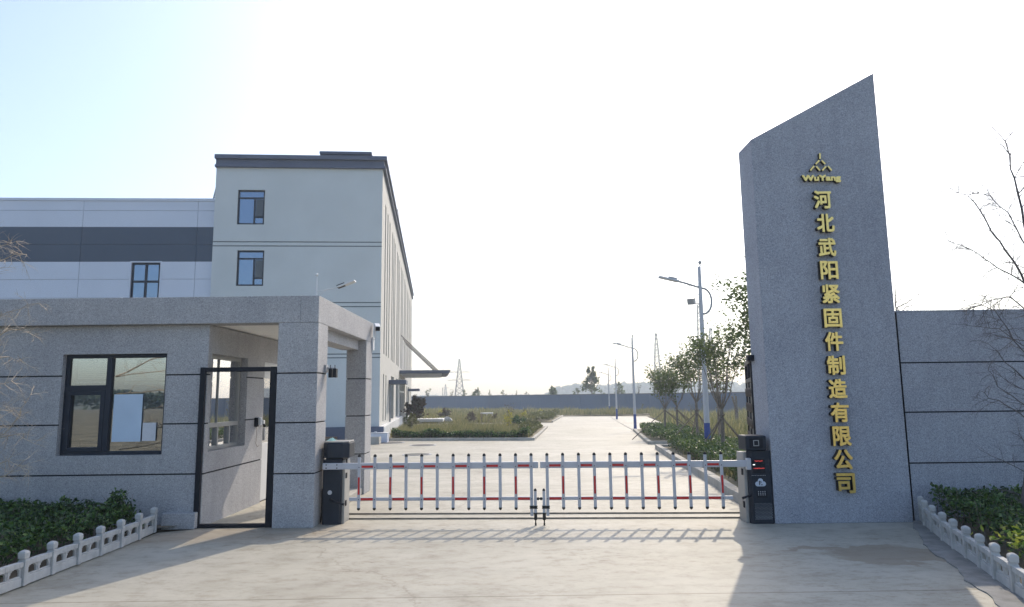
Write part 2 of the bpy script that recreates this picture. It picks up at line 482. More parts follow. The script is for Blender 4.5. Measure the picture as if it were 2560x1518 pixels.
def kerb(name, pts, wdt=0.14, h=0.13, mat=None, base=0.0):
    mb = MB()
    out = []
    for i in range(len(pts)-1):
        a, c = V((*pts[i], 0)), V((*pts[i+1], 0))
        n = max(1, int((c-a).length/1.0))
        for j in range(n):
            p, q = a.lerp(c, j/n), a.lerp(c, (j+0.985)/n)
            d = (q-p).normalized(); s = V((-d.y, d.x, 0))*wdt/2
            P = lambda t, sg, z: (t.x+s.x*sg, t.y+s.y*sg, gz(t.y)+z+base)
            jz = random.uniform(-0.006, 0.006)
            mb.hexa([P(p, -1, -0.05), P(q, -1, -0.05), P(q, 1, -0.05), P(p, 1, -0.05), P(p, -1, h+jz), P(q, -1, h+jz), P(q, 1, h+jz), P(p, 1, h+jz)])
    return tag(mb.build(name, mat or M['kerb'], bevel=0.012), kind='structure')
kerb('garden_kerb', [(gl[0], gl[1]), grr, g2])
kerb('garden_kerb', [g3, g4])
kerb('road_kerb', [(3.35, 9.6), (3.42, 10.9), kR1, (9, 24.25)], 0.16, 0.15)
kerb('road_kerb', [(12, 27.15), kR2, kR3], 0.16, 0.13)
kerb('road_kerb', [kR3, kR4], 0.14, 0.02)
bed1 = [(gl[0]-0.1, gl[1]+0.05), (grr[0]-0.05, grr[1]+0.07), (g2[0]-0.06, g2[1]), (g2[0]-12, g2[1]+1), (-9.3, 45)]
bed2 = [(g3[0]-0.06, g3[1]), (g4[0]-0.06, g4[1]), (far_r[0], far_r[1]-1), (far_l[0]-8, far_l[1]), (-14, 75), (-9.7, g3[1]+2.1)]
bedR1 = [(3.42, 9.5), (3.50, 10.9), (kR1[0]+0.07, kR1[1]-0.07), (26, 24.1), (26, 9.5)]
bedR2 = [(kR2[0]+0.07, kR2[1]), (kR3[0]+0.07, kR3[1]), (10.7, 44.9), (14.4, 74), (far_r[0], far_r[1]-1), (60, 80), (60, 27.2)]
for p in (bed1, bed2, bedR1, bedR2):
    sheet('garden_bed', p, 0.07, M['grassland'])
sheet('planting_bed', [(-9.5, 5.0), (-4.42, 5.0), (-4.42, 8.6), (-4.1, 8.86), (-9.5, 8.86)], 0.05, M['soil'])
sheet('planting_bed', [(3.9, 5.0), (4.06, 5.7), (5.0, 8.6), (5.05, 8.78), (9.5, 8.78), (9.5, 5.0)], 0.05, M['soil'])
# ragged cement strip the right balustrade stands on
rs = random.Random(3)
bal_r = [(5.06, 8.74), (4.92, 8.42), (4.78, 8.04), (4.61, 7.58), (4.47, 7.18), (4.35, 6.80), (4.23, 6.43), (4.10, 6.05), (3.98, 5.67), (3.85, 5.28), (3.72, 4.9)]
strip = [(x-0.10-rs.uniform(0.0, 0.05)-0.14*min(1, i/4), y) for i, (x, y) in enumerate(bal_r)]
st2 = []
for i in range(len(strip)-1):
    for t in (0, 0.33, 0.66):
        st2.append((strip[i][0]*(1-t)+strip[i+1][0]*t+rs.uniform(-0.02, 0.02), strip[i][1]*(1-t)+strip[i+1][1]*t))
sheet('cement_strip', st2 + [(x+0.05, y) for x, y in bal_r[::-1]], 0.012, plain('rough_cement', (0.25, 0.245, 0.235), 0.9, var=0.25, vscale=6, bumpy=0.5), thick=0.02)

# ------------------------------------------------------------------ gatehouse
YF, YW, XS, XR, ZB, ZT = 8.80, 8.90, -3.98, -2.52, 2.585, 2.94
gh = thing('gatehouse', 'grey speckled stone gatehouse with flat roof and open porch on two pillars', 'gatehouse', (-5, 8.9, 0))
FRONT = (V((0, YW, 0)), V((1, 0, 0)), V((0, -1, 0)))
SIDE = (V((XS, 0, 0)), V((0, 1, 0)), V((1, 0, 0)))
gz1, gz2, gz3 = 1.93, 1.30, 0.665
grv = lambda a, b_, w_=0.019, d=0.016: [(a, b_, z-w_/2, z+w_/2, d, False) for z in (gz1, gz2, gz3)]
a = at(150, 867, YW); c = at(398, 1112, YW)
WU0, WU1, WZ1, WZ0 = -5.88, -4.52, a.z, c.z
s0, s1 = at_x(514, 866, XS), at_x(598, 1092, XS)
SY0, SY1, SZ0, SZ1 = 9.02, s1.y, s1.z+0.02, at_x(604, 876, XS).z
DY0, DY1, DZ1 = 10.95, 11.85, 2.2
mb = MB()
mb.relief(FRONT, -9.5, XS, 0.0, ZB-0.003, grv(-9.5, XS) + [(WU0, WU1, WZ0, WZ1, 0.13, True)])
mb.relief(SIDE, YW, 12.2, 0.0, ZB-0.003, grv(YW, 12.2) + [(SY0, SY1, SZ0, SZ1, 0.15, True), (DY0, DY1, 0.0, DZ1, 0.12, True)])
mb.box(-9.5, -9.38, YW+0.02, 12.2, 0, ZB-0.003).box(-9.38, XS-0.02, 12.08, 12.2, 0, ZB-0.003)
mb.build('wall', [M['granite_warm_lit'], M['groove']], gh, weld=True)
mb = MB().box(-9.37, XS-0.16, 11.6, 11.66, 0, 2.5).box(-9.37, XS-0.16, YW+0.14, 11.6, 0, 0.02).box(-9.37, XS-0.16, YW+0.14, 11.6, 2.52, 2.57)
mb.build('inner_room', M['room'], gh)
mb = MB().box(-9.7, XR-0.24, YF, YF+0.30, ZB, ZT).box(XR-0.24, XR-0.002, YF, 12.3, ZB, ZT).box(-9.7, XR-0.24, YF+0.30, 12.3, ZT-0.12, ZT-0.004)
mb.build('roof', M['granite_warm_lit'], gh, bevel=0.008)
MB().box(-9.6, XR-0.25, YF+0.05, 12.25, ZB+0.012, ZB+0.05).build('ceiling', M['white_wall'], gh)
MB().box(XR-0.42, XR-0.13, YF+0.42, 11.7, 2.42, ZB+0.008).build('beam', M['granite_warm_lit'], gh, bevel=0.005)
def pillar(x0, x1, y0, y1):
    mb = MB()
    zs = [0.0, gz3, gz2, gz1, ZB-0.002]
    for i in range(4):
        mb.box(x0, x1, y0, y1, zs[i]+(0.009 if i else 0), zs[i+1]-(0.009 if i < 3 else 0))
    mb.cur = 1
    mb.box(x0+0.012, x1-0.012, y0+0.012, y1-0.012, 0.01, ZB-0.01)
    return mb.build('pillar', [M['granite_warm_lit'], M['groove']], gh, bevel=0.004)
pillar(-3.04, XR, YF, YF+0.46)
pillar(-2.86, XR, 11.72, 12.2)
MB().box(-4.42, XS-0.02, YF-0.02, YW-0.006, 0.0, 0.20).build('plinth', M['granite_warm_lit'], gh, bevel=0.01)
MB().box(XS+0.02, XR-0.02, 12.0, 12.35, 0.0, 0.14).box(-2.86, XR-0.03, 9.9, 11.7, 0.0, 0.11).build('step', M['kerb'], gh, bevel=0.01)

def win(parent, fr, u0, u1, v0, v1, dep, bars, mat, gmat, ft=0.045, name='window', gdep=0.03, th=0.05):
    mb = MB()
    mb.fbox(fr, u0, u0+ft, v0, v1, dep, dep+th).fbox(fr, u1-ft, u1, v0, v1, dep, dep+th)
    mb.fbox(fr, u0+ft, u1-ft, v0, v0+ft, dep, dep+th).fbox(fr, u0+ft, u1-ft, v1-ft, v1, dep, dep+th)
    for (p, q, r_, t, dd) in bars:
        mb.fbox(fr, p, q, r_, t, dep-dd, dep+th-dd-0.004)
    f = mb.build(name, mat, parent, bevel=0.004)
    MB().fbox(fr, u0+ft*0.6, u1-ft*0.6, v0+ft*0.6, v1-ft*0.6, dep+gdep, dep+gdep+0.006).build('pane', gmat, f)
    return f
mu = at(254, 900, YW).x
mu1 = at(267, 900, YW).x
trz0, trz1 = at(200, 957, YW).z, at(200, 942, YW).z
bars = [(mu, mu1, WZ0+0.05, WZ1-0.05, 0.006), (WU0+0.045, mu, trz0, trz1, 0.003),
        (WU0+0.045, WU0+0.10, WZ0+0.045, trz0, 0.012), (mu-0.055, mu, WZ0+0.045, trz0, 0.012), (WU0+0.10, mu-0.055, WZ0+0.045, WZ0+0.10, 0.012), (WU0+0.10, mu-0.055, trz0-0.05, trz0, 0.012)]
win(gh, FRONT, WU0+0.003, WU1-0.003, WZ0+0.003, WZ1-0.003, 0.07, bars, M['frame'], M['glass'])
mb = MB()
for u0, u1, zz in ((WU0+0.08, mu-0.03, 1.88), (mu1+0.10, WU1-0.07, 1.86)):
    z = WZ1-0.09
    while z > zz:
        mb.fbox(FRONT, u0, u1, z-0.003, z+0.019, 0.20, 0.206)
        z -= 0.025
    mb.fbox(FRONT, u0, u1, zz-0.045, zz-0.015, 0.19, 0.215)
mb.build('blind', M['blind'], gh)
gy = lambda x, y: at_x(x, y, XS-0.15)
tz0, tz1 = SZ0+0.30, SZ0+0.36
yA = SY0+(SY1-SY0)*0.40; yB = SY0+(SY1-SY0)*0.72
bars = [(SY0+0.045, SY1-0.045, tz0, tz1, 0.004), (yA-0.02, yA+0.02, SZ0+0.04, tz0, 0.008), (yB-0.02, yB+0.02, SZ0+0.04, tz0, 0.008), (SY0+0.5, SY0+0.508, tz1, SZ1-0.04, -0.01)]
win(gh, SIDE, SY0+0.003, SY1-0.003, SZ0+0.003, SZ1-0.003, 0.10, bars, M['frame_grey'], glass('reflecting_window_glass', (0.62, 0.68, 0.66), 0.62), 0.05)
dr = MB().fbox(SIDE, DY0, DY0+0.05, 0.0, DZ1, 0.03, 0.10).fbox(SIDE, DY1-0.05, DY1, 0.0, DZ1, 0.03, 0.10).fbox(SIDE, DY0+0.05, DY1-0.05, DZ1-0.26, DZ1, 0.03, 0.10).fbox(SIDE, DY0+0.05, DY1-0.05, 0.0, 0.9, 0.05, 0.09).build('door', M['frame_white'], gh, bevel=0.004)
MB().fbox(SIDE, DY0+0.05, DY1-0.05, 0.9, DZ1-0.26, 0.06, 0.07).build('pane', M['glass'], dr)
MB().fbox(SIDE, DY0+0.10, DY0+0.12, 0.95, 1.15, 0.0, 0.05).build('handle', M['steel'], dr, bevel=0.004)

# notices taped inside the pane
p0, p1 = at(270, 984, YW), at(342, 1103, YW)
tag(MB().fbox(FRONT, at(270, 970, YW).x, at(341, 970, YW).x, at(300, 1081, YW).z, at(300, 964, YW).z, 0.083, 0.0845).build('notice', M['paper_blue']), 'tall pale blue paper sheet stuck on the left gatehouse window', 'paper notice')
mb = MB().fbox(FRONT, at(340, 1050, YW).x, at(373, 1050, YW).x, at(355, 1079, YW).z, at(355, 1034, YW).z, 0.081, 0.0822)
tag(mb.build('notice', M['paper_white']), 'small white paper sheet beside the tall blue sheet on the window', 'paper notice')

t = thing('printer', 'dark printer on the desk behind the lower left gatehouse window', 'printer', (-5.65, 9.45, 0.93))
MB().box(-5.85, -5.45, 9.3, 9.65, 0.93, 1.09).build('casing', M['black'], t, bevel=0.02)
MB().box(-5.78, -5.52, 9.24, 9.30, 0.96, 0.975).build('paper_tray', M['frame'], t)
t = thing('desk', 'wooden desk inside the guard room under the front window', 'desk', (-5.3, 9.5, 0))
MB().box(-6.3, -4.4, 9.2, 9.85, 0.89, 0.925).build('desk_top', M['wood'], t, bevel=0.005)
for dx in (-6.25, -4.45):
    MB().box(dx-0.03, dx+0.03, 9.25, 9.8, 0.02, 0.888).build('leg', M['wood'], t)
# black steel gate frame between wall and pillar
fx0, fx1, fz = -4.06, -3.065, 2.02
gf = thing('pedestrian_gate', 'black steel doorway frame standing between gatehouse wall and pillar', 'gate', (-3.55, 8.92, 0))
MB().box(fx0, fx0+0.07, 8.86, 8.93, 0.0, fz).box(fx1-0.085, fx1, 8.86, 8.98, 0.0, fz).box(fx0+0.07, fx1-0.085, 8.865, 8.925, fz-0.06, fz-0.002).build('frame', M['black'], gf, bevel=0.006)
MB().box(fx0+0.07, fx1-0.085, 8.86, 8.93, 0.004, 0.045).build('threshold', M['black'], gf, bevel=0.005)

# devices on the gatehouse
p = at_x(624, 1032, XS)
ic = thing('intercom', 'black and white entry intercom on the porch wall, trailing a wire', 'intercom', p)
MB().box(XS+0.001, XS+0.05, p.y-0.05, p.y+0.03, p.z-0.07, p.z+0.07).build('backplate', M['black'], ic, bevel=0.01)
MB().box(XS+0.051, XS+0.10, p.y-0.03, p.y+0.04, p.z-0.05, p.z+0.07).build('face', M['frame_white'], ic, bevel=0.015)
MB().tube([(XS+0.02, p.y, p.z-0.07), (XS+0.02, p.y+0.03, p.z-0.2), (XS+0.012, p.y+0.02, p.z-0.33), (XS+0.012, p.y+0.10, p.z-0.38), (XS+0.012, p.y+0.16, p.z-0.36)], 0.003, 5).build('wire', M['wood'], ic)
p = at_x(640, 1037, XS)
ic = thing('door_sensor', 'tiny white sensor box with dark eye beside the porch intercom', 'sensor', p)
MB().box(XS+0.001, XS+0.04, p.y-0.03, p.y+0.03, p.z, p.z+0.06).build('housing', M['frame_white'], ic, bevel=0.006)
MB().tube([(XS+0.03, p.y, p.z-0.005), (XS+0.06, p.y-0.05, p.z-0.02)], 0.018, 8).build('eye', M['black'], ic)
p = at_x(795, 905, XR)
fl = thing('floodlight', 'black twin floodlight on a bracket of the front porch pillar', 'floodlight', p)
MB().box(XR+0.001, XR+0.03, p.y-0.06, p.y+0.04, p.z-0.03, p.z+0.07).tube([(XR+0.03, p.y, p.z+0.03), (XR+0.14, p.y+0.02, p.z+0.02)], 0.012, 6).build('bracket', M['steel'], fl)
for dx in (0.05, 0.11):
    MB().box(XR+dx, XR+dx+0.045, p.y-0.03, p.y+0.06, p.z-0.10, p.z+0.02).tube([(XR+dx+0.02, p.y, p.z+0.02), (XR+dx+0.02, p.y, p.z+0.07)], 0.006, 5).build('lamp', M['black'], fl, bevel=0.006)
cc = thing('security_camera', 'white bullet security camera on the rear corner of the porch roof', 'camera', (XR, 12.2, 2.6))
pc = at(922, 800, 12.1)
MB().tube([(XR, 12.2, 2.62), (XR+0.06, 12.2, 2.66), (pc.x-0.06, 12.18, pc.z+0.01)], 0.012, 6).box(XR+0.001, XR+0.03, 12.15, 12.25, 2.45, 2.68).build('bracket', M['frame_white'], cc)
d = V((0.30, -1, -0.35)).normalized(); sd = V((1, 0.3, 0)).normalized(); uu = sd.cross(d)
def obox(mb, c, d, s_, u_, hd, hs, hu):
    P = lambda a_, b_, c_: c + d*a_*hd + s_*b_*hs + u_*c_*hu
    return mb.hexa([P(-1, -1, -1), P(1, -1, -1), P(1, 1, -1), P(-1, 1, -1), P(-1, -1, 1), P(1, -1, 1), P(1, 1, 1), P(-1, 1, 1)])
obox(MB(), pc, d, sd, uu, 0.13, 0.045, 0.045).build('housing', M['frame_white'], cc, bevel=0.012)
obox(MB(), pc+d*0.131, d, sd, uu, 0.004, 0.038, 0.038).build('lens', M['black'], cc, bevel=0.004)
# roof mast with solar lamp
b0 = at(773, 722, 8.95); t0 = at(770, 672, 8.95)
ml = thing('solar_lamp', 'slim white mast with ball tip and tilted lamp on the porch roof corner', 'solar lamp', (b0.x, 8.95, ZT))
MB().tube([(b0.x, 8.95, ZT-0.01), (b0.x, 8.95, ZT+0.08), (b0.x, 8.95, t0.z-0.02)], [0.016, 0.012, 0.010], 8).ball((b0.x, 8.95, t0.z), 0.022).build('mast', M['frame_white'], ml)
h0, h1 = at(826, 703, 8.9), at(868, 687, 8.9)
MB().tube([(b0.x, 8.95, ZT+0.07), h0], 0.006, 6).tube([(b0.x+0.02, 8.95, ZT-0.01), at(800, 706, 8.9)], 0.004, 5).build('arm', M['frame_white'], ml)
d = (h1-h0).normalized(); sd = V((0, 1, 0)); uu = d.cross(sd)
mb = obox(MB(), (h0+h1)/2, d, sd, -uu, (h1-h0).length/2, 0.06, 0.012)
hd = mb.build('lamp_head', M['frame_white'], ml, bevel=0.006)
obox(MB(), h0.lerp(h1, 0.2)+V((0, 0, 0.008)), d, sd, -uu, 0.055, 0.045, 0.020).build('driver_box', M['black'], ml, bevel=0.006)
p = at(297, 735, 9.1)
lb = thing('dome_lamp', 'tiny round white dome lamp on the gatehouse roof edge', 'dome lamp', (p.x, 9.1, ZT))
MB().ball((p.x, 9.1, ZT+0.02), 0.03).build('globe', M['frame_white'], lb, smooth=True)
MB().tube([(p.x, 9.1, ZT-0.01), (p.x, 9.1, ZT+0.004)], 0.022, 10).build('base', M['black'], lb)

# ------------------------------------------------------------------ sign pylon
YP = 8.70
py = thing('sign_pylon', 'tall grey stone pylon with slanted top and gold Chinese company lettering', 'sign pylon', (4.1, 8.95, 0))
MB().prism([(3.225, 0), (4.93, 0), (4.925, 5.875), (3.21, 4.955)], YP, YP+0.50).build('body', M['granite'], py, bevel=0.006)
def char_mesh(txt, name, cx, cz, wd, ht, depth, bold, mats, parent, xs=1.0, heavy=0.0045):
    cu = bpy.data.curves.new('glyph', 'FONT')
    cu.body = txt
    cu.size = 1.0
    cu.extrude = 0.5
    cu.offset = bold
    cu.resolution_u = 3
    ob = bpy.data.objects.new('glyph', cu); COL.objects.link(ob)
    bpy.context.view_layer.update()
    me = bpy.data.meshes.new_from_object(ob.evaluated_get(bpy.context.evaluated_depsgraph_get()))
    bpy.data.objects.remove(ob); bpy.data.curves.remove(cu)
    xs_ = [v.co.x for v in me.vertices]; ys_ = [v.co.y for v in me.vertices]
    sx = wd/(max(xs_)-min(xs_)) if wd else ht/(max(ys_)-min(ys_))*xs
    sy = ht/(max(ys_)-min(ys_))
    mx, my = (max(xs_)+min(xs_))/2, (max(ys_)+min(ys_))/2
    off = parent.location
    verts, faces, mi = [], [], []
    shifts = [(0, 0)] + [(a_*heavy, b_*heavy) for a_, b_ in ((1, 1), (-1, 1), (1, -1), (-1, -1), (1.2, 0), (-1.2, 0), (0, 1.2), (0, -1.2))]
    for k, (hx, hz_) in enumerate(shifts):
        o_ = len(verts)
        for v in me.vertices:
            verts.append((((v.co.x-mx)*sx*(1-2*heavy/wd) if wd else (v.co.x-mx)*sx)+cx+hx-off.x, YP-0.004-(depth-0.0006*k)*(v.co.z+0.5)-off.y, (v.co.y-my)*sy*(1-2*heavy/ht)+cz+hz_-off.z))
        for pl in me.polygons:
            faces.append(tuple(o_+q for q in pl.vertices)); mi.append(0 if abs(pl.normal.z) > 0.9 else 1)
    bpy.data.meshes.remove(me)
    me = bpy.data.meshes.new(name)
    me.from_pydata(verts, [], faces)
    for m_ in mats: me.materials.append(m_)
    me.polygons.foreach_set('material_index', mi)
    me.update()
    o = bpy.data.objects.new(name, me); COL.objects.link(o); o.parent = parent
    return o
LM = [M['gold'], M['letter_side']]
chars = [('河', 2009, 489), ('北', 2016, 546), ('武', 2020, 605), ('阳', 2025, 661), ('紧', 2029, 719), ('固', 2034, 778), ('件', 2037, 835), ('制', 2042, 893), ('造', 2046, 950), ('有', 2051, 1008), ('限', 2056, 1066), ('公', 2060, 1123), ('司', 2066, 1181)]
for ch, x, y in chars:
    p = at(x, y, YP-0.05)
    char_mesh(ch, 'character', p.x, p.z, 0.228, 0.242, 0.072, 0.0, LM, py, 1.0, 0.0062)
p = at(2008, 437, YP-0.05)
char_mesh('WuYang', 'latin_lettering', p.x, p.z, 0.51, 0.104, 0.05, 0.0, LM, py, 1.0, 0.006)
zx = lambda a_, b_: (lambda q: (q.x, q.z))(at((1980+a_/5.94)/KD, (370+b_/5.94)/KD, YP-0.05))
for (ax, ay, bx, by) in ((415, 78, 416, 163), (405, 185, 352, 240), (440, 185, 494, 240), (327, 270, 272, 335), (360, 273, 414, 335), (505, 273, 450, 335), (535, 270, 590, 335)):
    (x0, z0), (x1, z1) = zx(ax, ay), zx(bx, by)
    dd = V((x1-x0, 0, z1-z0)).normalized(); n = V((dd.z, 0, -dd.x))*0.0105
    mb = MB()
    pts = [(x0+n.x, z0+n.z), (x0-n.x, z0-n.z), (x1-n.x, z1-n.z), (x1+n.x, z1+n.z)]
    mb.add([(x, YP-0.052, z) for x, z in pts], [(0, 1, 2, 3)])
    mb.cur = 1
    mb.add([(x, YP-0.052, z) for x, z in pts]+[(x, YP-0.003, z) for x, z in pts], [(0, 1, 5, 4), (1, 2, 6, 5), (2, 3, 7, 6), (3, 0, 4, 7), (7, 6, 5, 4)])
    mb.build('emblem_bar', LM, py)

bw = thing('boundary_wall', 'grey speckled boundary wall with three grooves to the right of the pylon', 'wall', (7, 8.85, 0))
MB().relief((V((0, YP+0.03, 0)), V((1, 0, 0)), V((0, -1, 0))), 4.945, 12.0, 0.0, 2.615, [(4.945, 12, z-0.009, z+0.009, 0.016, False) for z in (1.965, 1.34, 0.71)] + [(4.945, 4.965, 0, 2.615, 0.03, False)]).box(4.945, 12.0, YP+0.06, YP+0.33, 0, 2.613).build('wall_body', [M['granite'], M['groove']], bw)
MB().box(4.96, 12.0, YP+0.032, YP+0.345, 2.6155, 2.64).build('coping', M['granite'], bw, bevel=0.005)

# ornamental iron leaf folded back behind the pylon
ga, gb = V((3.24, 9.32, 0)), V((3.80, 11.2, 0))
GU = (gb-ga).normalized(); GN = V((-GU.y, GU.x, 0)); GL = (gb-ga).length
gt = thing('iron_gate', 'black ornamental iron gate leaf swung open behind the stone pylon', 'gate', ga)
GF = (ga, GU, GN)
mb = MB()
mb.fbox(GF, 0, 0.06, 0.05, 2.1, 0, 0.05).fbox(GF, GL-0.06, GL, 0.05, 2.1, 0, 0.05).fbox(GF, 0.06, GL-0.06, 2.03, 2.1, 0, 0.05).fbox(GF, 0.06, GL-0.06, 0.05, 0.12, 0, 0.05).fbox(GF, 0.06, GL-0.06, 1.76, 1.82, 0, 0.05).fbox(GF, GL*0.5-0.03, GL*0.5+0.03, 0.12, 2.03, 0.002, 0.048)
mb.build('frame', M['black'], gt, bevel=0.004)
MB().fbox(GF, 0.06, GL-0.06, 0.12, 1.76, 0.02, 0.03).build('panel', M['navy'], gt)
mb = MB()
brz = plain('bronze_scroll', (0.09, 0.07, 0.055), 0.6)
for k in range(5):
    for j in range(7):
        cu_, cz_ = 0.2+k*0.38, 0.28+j*0.22
        for sg in (1, -1):
            pts = []
            for t in range(12):
                an = t*0.55; rr = 0.085*(1-t/15)
                pts.append(GF[0] + GU*(cu_+sg*(0.06+rr*math.cos(an)-0.03)) + V((0, 0, cz_+rr*math.sin(an)*1.1)) + GN*0.008)
            mb.tube(pts, 0.008, 4)
mb.build('scrollwork', brz, gt)
p = at(1832, 880, 9.25)
MB().box(3.19, 3.30, 9.21, 9.27, 2.02, 2.09).box(3.14, 3.223, 9.08, 9.18, 2.03, 2.11).build('hinge', M['black'], gt, bevel=0.005)

# ------------------------------------------------------------------ barrier cabinets and arms
def rot_box(mb, x0, x1, y0, y1, z0, z1, ch=0.0):
    if not ch: return mb.box(x0, x1, y0, y1, z0, z1)
    po = [(x0+ch, y0), (x1-ch, y0), (x1, y0+ch), (x1, y1), (x0, y1), (x0, y0+ch)]
    n = len(po)
    return mb.add([(x, y, z0) for x, y in po]+[(x, y, z1) for x, y in po], [tuple(range(n))[::-1], tuple(range(n, 2*n))]+[(i, (i+1) % n, (i+1) % n+n, i+n) for i in range(n)])
cl = thing('barrier_cabinet', 'dark barrier cabinet with round badge beside the porch pillar', 'barrier cabinet', (-2.33, 9.15, 0), 'cabinets of the barrier gate')
cx0, cx1 = -2.475, -2.20
MB().box(cx0+0.02, cx1, 9.06, 9.34, 0.0, 0.80).build('body', M['silver'], cl, bevel=0.008)
rot_box(MB(), cx0, cx1-0.03, 9.00, 9.058, 0.0, 0.815, 0.018).build('front_cover', M['navy'], cl, bevel=0.006)
rot_box(MB(), cx0-0.015, cx1+0.055, 8.985, 9.36, 0.83, 1.025, 0.075).build('head', M['navy'], cl, bevel=0.014)
rot_box(MB(), cx0-0.005, cx1+0.045, 8.995, 9.35, 1.027, 1.045, 0.07).build('lid', M['silver'], cl, bevel=0.006)
MB().box(cx0+0.03, cx1-0.02, 9.03, 9.32, 0.80, 0.832).build('neck', M['black'], cl)
MB().tube([(-2.375, 8.999, 0.40), (-2.375, 8.994, 0.40)], 0.028, 16).build('badge', M['alu'], cl)
for z in (0.78, 0.60, 0.25): MB().box(cx1, cx1+0.012, 9.10, 9.15, z-0.035, z+0.035).build('hinge', M['black'], cl, bevel=0.003)
MB().tube([(-2.36, 8.99, 0.31), (-2.30, 8.93, 0.295), (-2.22, 8.925, 0.275), (-2.17, 8.92, 0.26)], [0.022, 0.018, 0.012, 0.018], 8).build('link_rod', M['black'], cl)
MB().tube([(-2.51, 9.16, 0.42), (-2.50, 9.1, 0.40), (-2.485, 9.06, 0.30), (-2.485, 9.05, 0.15), (-2.50, 9.06, 0.02)], 0.012, 6).build('cable', M['rubber'], cl)
bag = thing('plastic_bag', 'crumpled pale green plastic bag lying on the left barrier cabinet', 'plastic bag', (-2.40, 9.2, 1.045))
mb = MB()
rg = random.Random(5)
pts = [(-2.47+0.035*i+rg.uniform(-.01, .01), 9.12+0.05*j+rg.uniform(-.01, .01), 1.047+(rg.uniform(0.01, 0.05) if 0 < i < 3 and 0 < j < 3 else 0)) for i in range(4) for j in range(4)]
mb.add(pts, [(i*4+j, i*4+j+1, i*4+j+5, i*4+j+4) for i in range(3) for j in range(3)])
mb.build('film', plain('green_film', (0.45, 0.68, 0.60), 0.3), bag)

cr = thing('barrier_cabinet', 'dark barrier cabinet with red display, keypad and cloud parking logo', 'barrier cabinet', (3.08, 8.85, 0), 'cabinets of the barrier gate')
rx0, rx1, ry = 2.945, 3.19, 8.70
MB().box(rx0-0.05, rx1-0.01, ry+0.072, ry+0.34, 0.0, 0.86).build('body', M['silver'], cr, bevel=0.008)
rot_box(MB(), rx0-0.015, rx1+0.05, ry, ry+0.07, 0.0, 0.885, 0.04).build('front_cover', M['navy'], cr, bevel=0.006)
rot_box(MB(), 2.905, 3.165, ry-0.03, ry+0.28, 0.89, 1.075, 0.0).build('head', M['navy'], cr, bevel=0.018)
mb = MB().box(2.945, 3.115, ry-0.036, ry-0.031, 0.925, 1.04)
mb.cur = 1
for q in ((2.995, 3.065, 1.012, 1.021), (2.995, 3.065, 0.948, 0.957), (2.995, 3.004, 0.957, 1.012), (3.056, 3.065, 0.957, 1.012)):
    mb.box(q[0], q[1], ry-0.042, ry-0.037, q[2], q[3])
mb.build('camera_window', [M['black'], M['steel']], cr)
dp = MB().box(rx0+0.035, rx1-0.055, ry-0.006, ry-0.001, 0.615, 0.785).build('display', M['black'], cr)
rg = random.Random(8)
red_led = emit('red_led', (1, 0.08, 0.07), 0.35)
for zc, u0, u1 in ((0.762, rx0+0.065, rx0+0.155), (0.672, rx0+0.045, rx0+0.18)):
    mb = MB(); u = u0
    while u < u1:
        l = rg.uniform(0.006, 0.02)
        z = zc+rg.uniform(-0.004, 0.004)
        mb.box(u, u+l, ry-0.0085, ry-0.0065, z-rg.uniform(0.003, 0.008), z+rg.uniform(0.003, 0.006))
        u += l+0.003
    mb.build('led_line', red_led, dp)
MB().box(rx0+0.04, rx0+0.065, ry-0.0085, ry-0.0065, 0.713, 0.722).build('status_light', emit('white_led', (0.9, 0.95, 1), 1.2), dp)
mb = MB()
lz = 0.495
for cx_, cz_, rr in ((3.068-0.036, lz-0.012, 0.030), (3.068+0.036, lz-0.012, 0.030), (3.068, lz+0.022, 0.033), (3.068, lz-0.018, 0.024)):
    off = rr*0.02
    mb.tube([(cx_, ry-0.001, cz_), (cx_, ry-0.0045-off, cz_)], rr, 18)
lg = mb.box(3.035, 3.101, ry-0.0042, ry-0.001, lz-0.042, lz).build('cloud_logo', plain('logo_pale_blue', (0.50, 0.56, 0.66), 0.5), cr)
mb = MB().box(3.048, 3.056, ry-0.010, ry-0.0062, lz-0.026, lz+0.026).box(3.070, 3.092, ry-0.010, ry-0.0062, lz-0.026, lz-0.019)
pts = [(3.056+0.020*math.sin(t/8*math.pi), lz+0.010+0.012*math.cos(t/8*math.pi)) for t in range(9)]
for i in range(8):
    (x0, z0), (x1, z1) = pts[i], pts[i+1]
    mb.tube([(x0, ry-0.008, z0), (x1, ry-0.008, z1)], 0.0035, 5)
o_ = mb.build('letter_p', M['black'], cr); o_.parent = lg; o_.location = (0, 0, 0)
kp = MB().box(3.015, 3.145, ry-0.004, ry-0.001, 0.315, 0.405).build('keypad', M['black'], cr)
mb = MB()
for i in range(4):
    for j in range(3): mb.box(3.030+i*0.027, 3.040+i*0.027, ry-0.008, ry-0.0045, 0.345+j*0.02, 0.355+j*0.02)
mb.build('key', M['alu'], kp)
mb = MB()
for i in range(13):
    for j in range(13):
        s_ = 0.0025+0.0016*(13-j)/13
        x_ = 2.985+i*0.0165+(0.008 if j % 2 else 0); z_ = 0.06+j*0.0155
        mb.box(x_-s_, x_+s_, ry-0.003, ry-0.001, z_-s_, z_+s_)
mb.build('speaker_grille', M['steel'], cr)
mb = MB()
for i in range(9): mb.box(rx0+0.02+i*0.02, rx0+0.032+i*0.02, ry-0.003, ry-0.001, 0.583, 0.589)
mb.build('small_print', M['steel'], cr)
for z in (0.62, 0.22): MB().box(rx0-0.062, rx0-0.05, ry+0.10, ry+0.15, z-0.04, z+0.04).build('hinge', M['black'], cr, bevel=0.003)
MB().tube([(rx0-0.01, ry-0.004, 0.345), (rx0-0.06, ry-0.02, 0.335), (rx0-0.12, ry-0.03, 0.315)], [0.018, 0.012, 0.018], 8).build('link_rod', M['black'], cr)

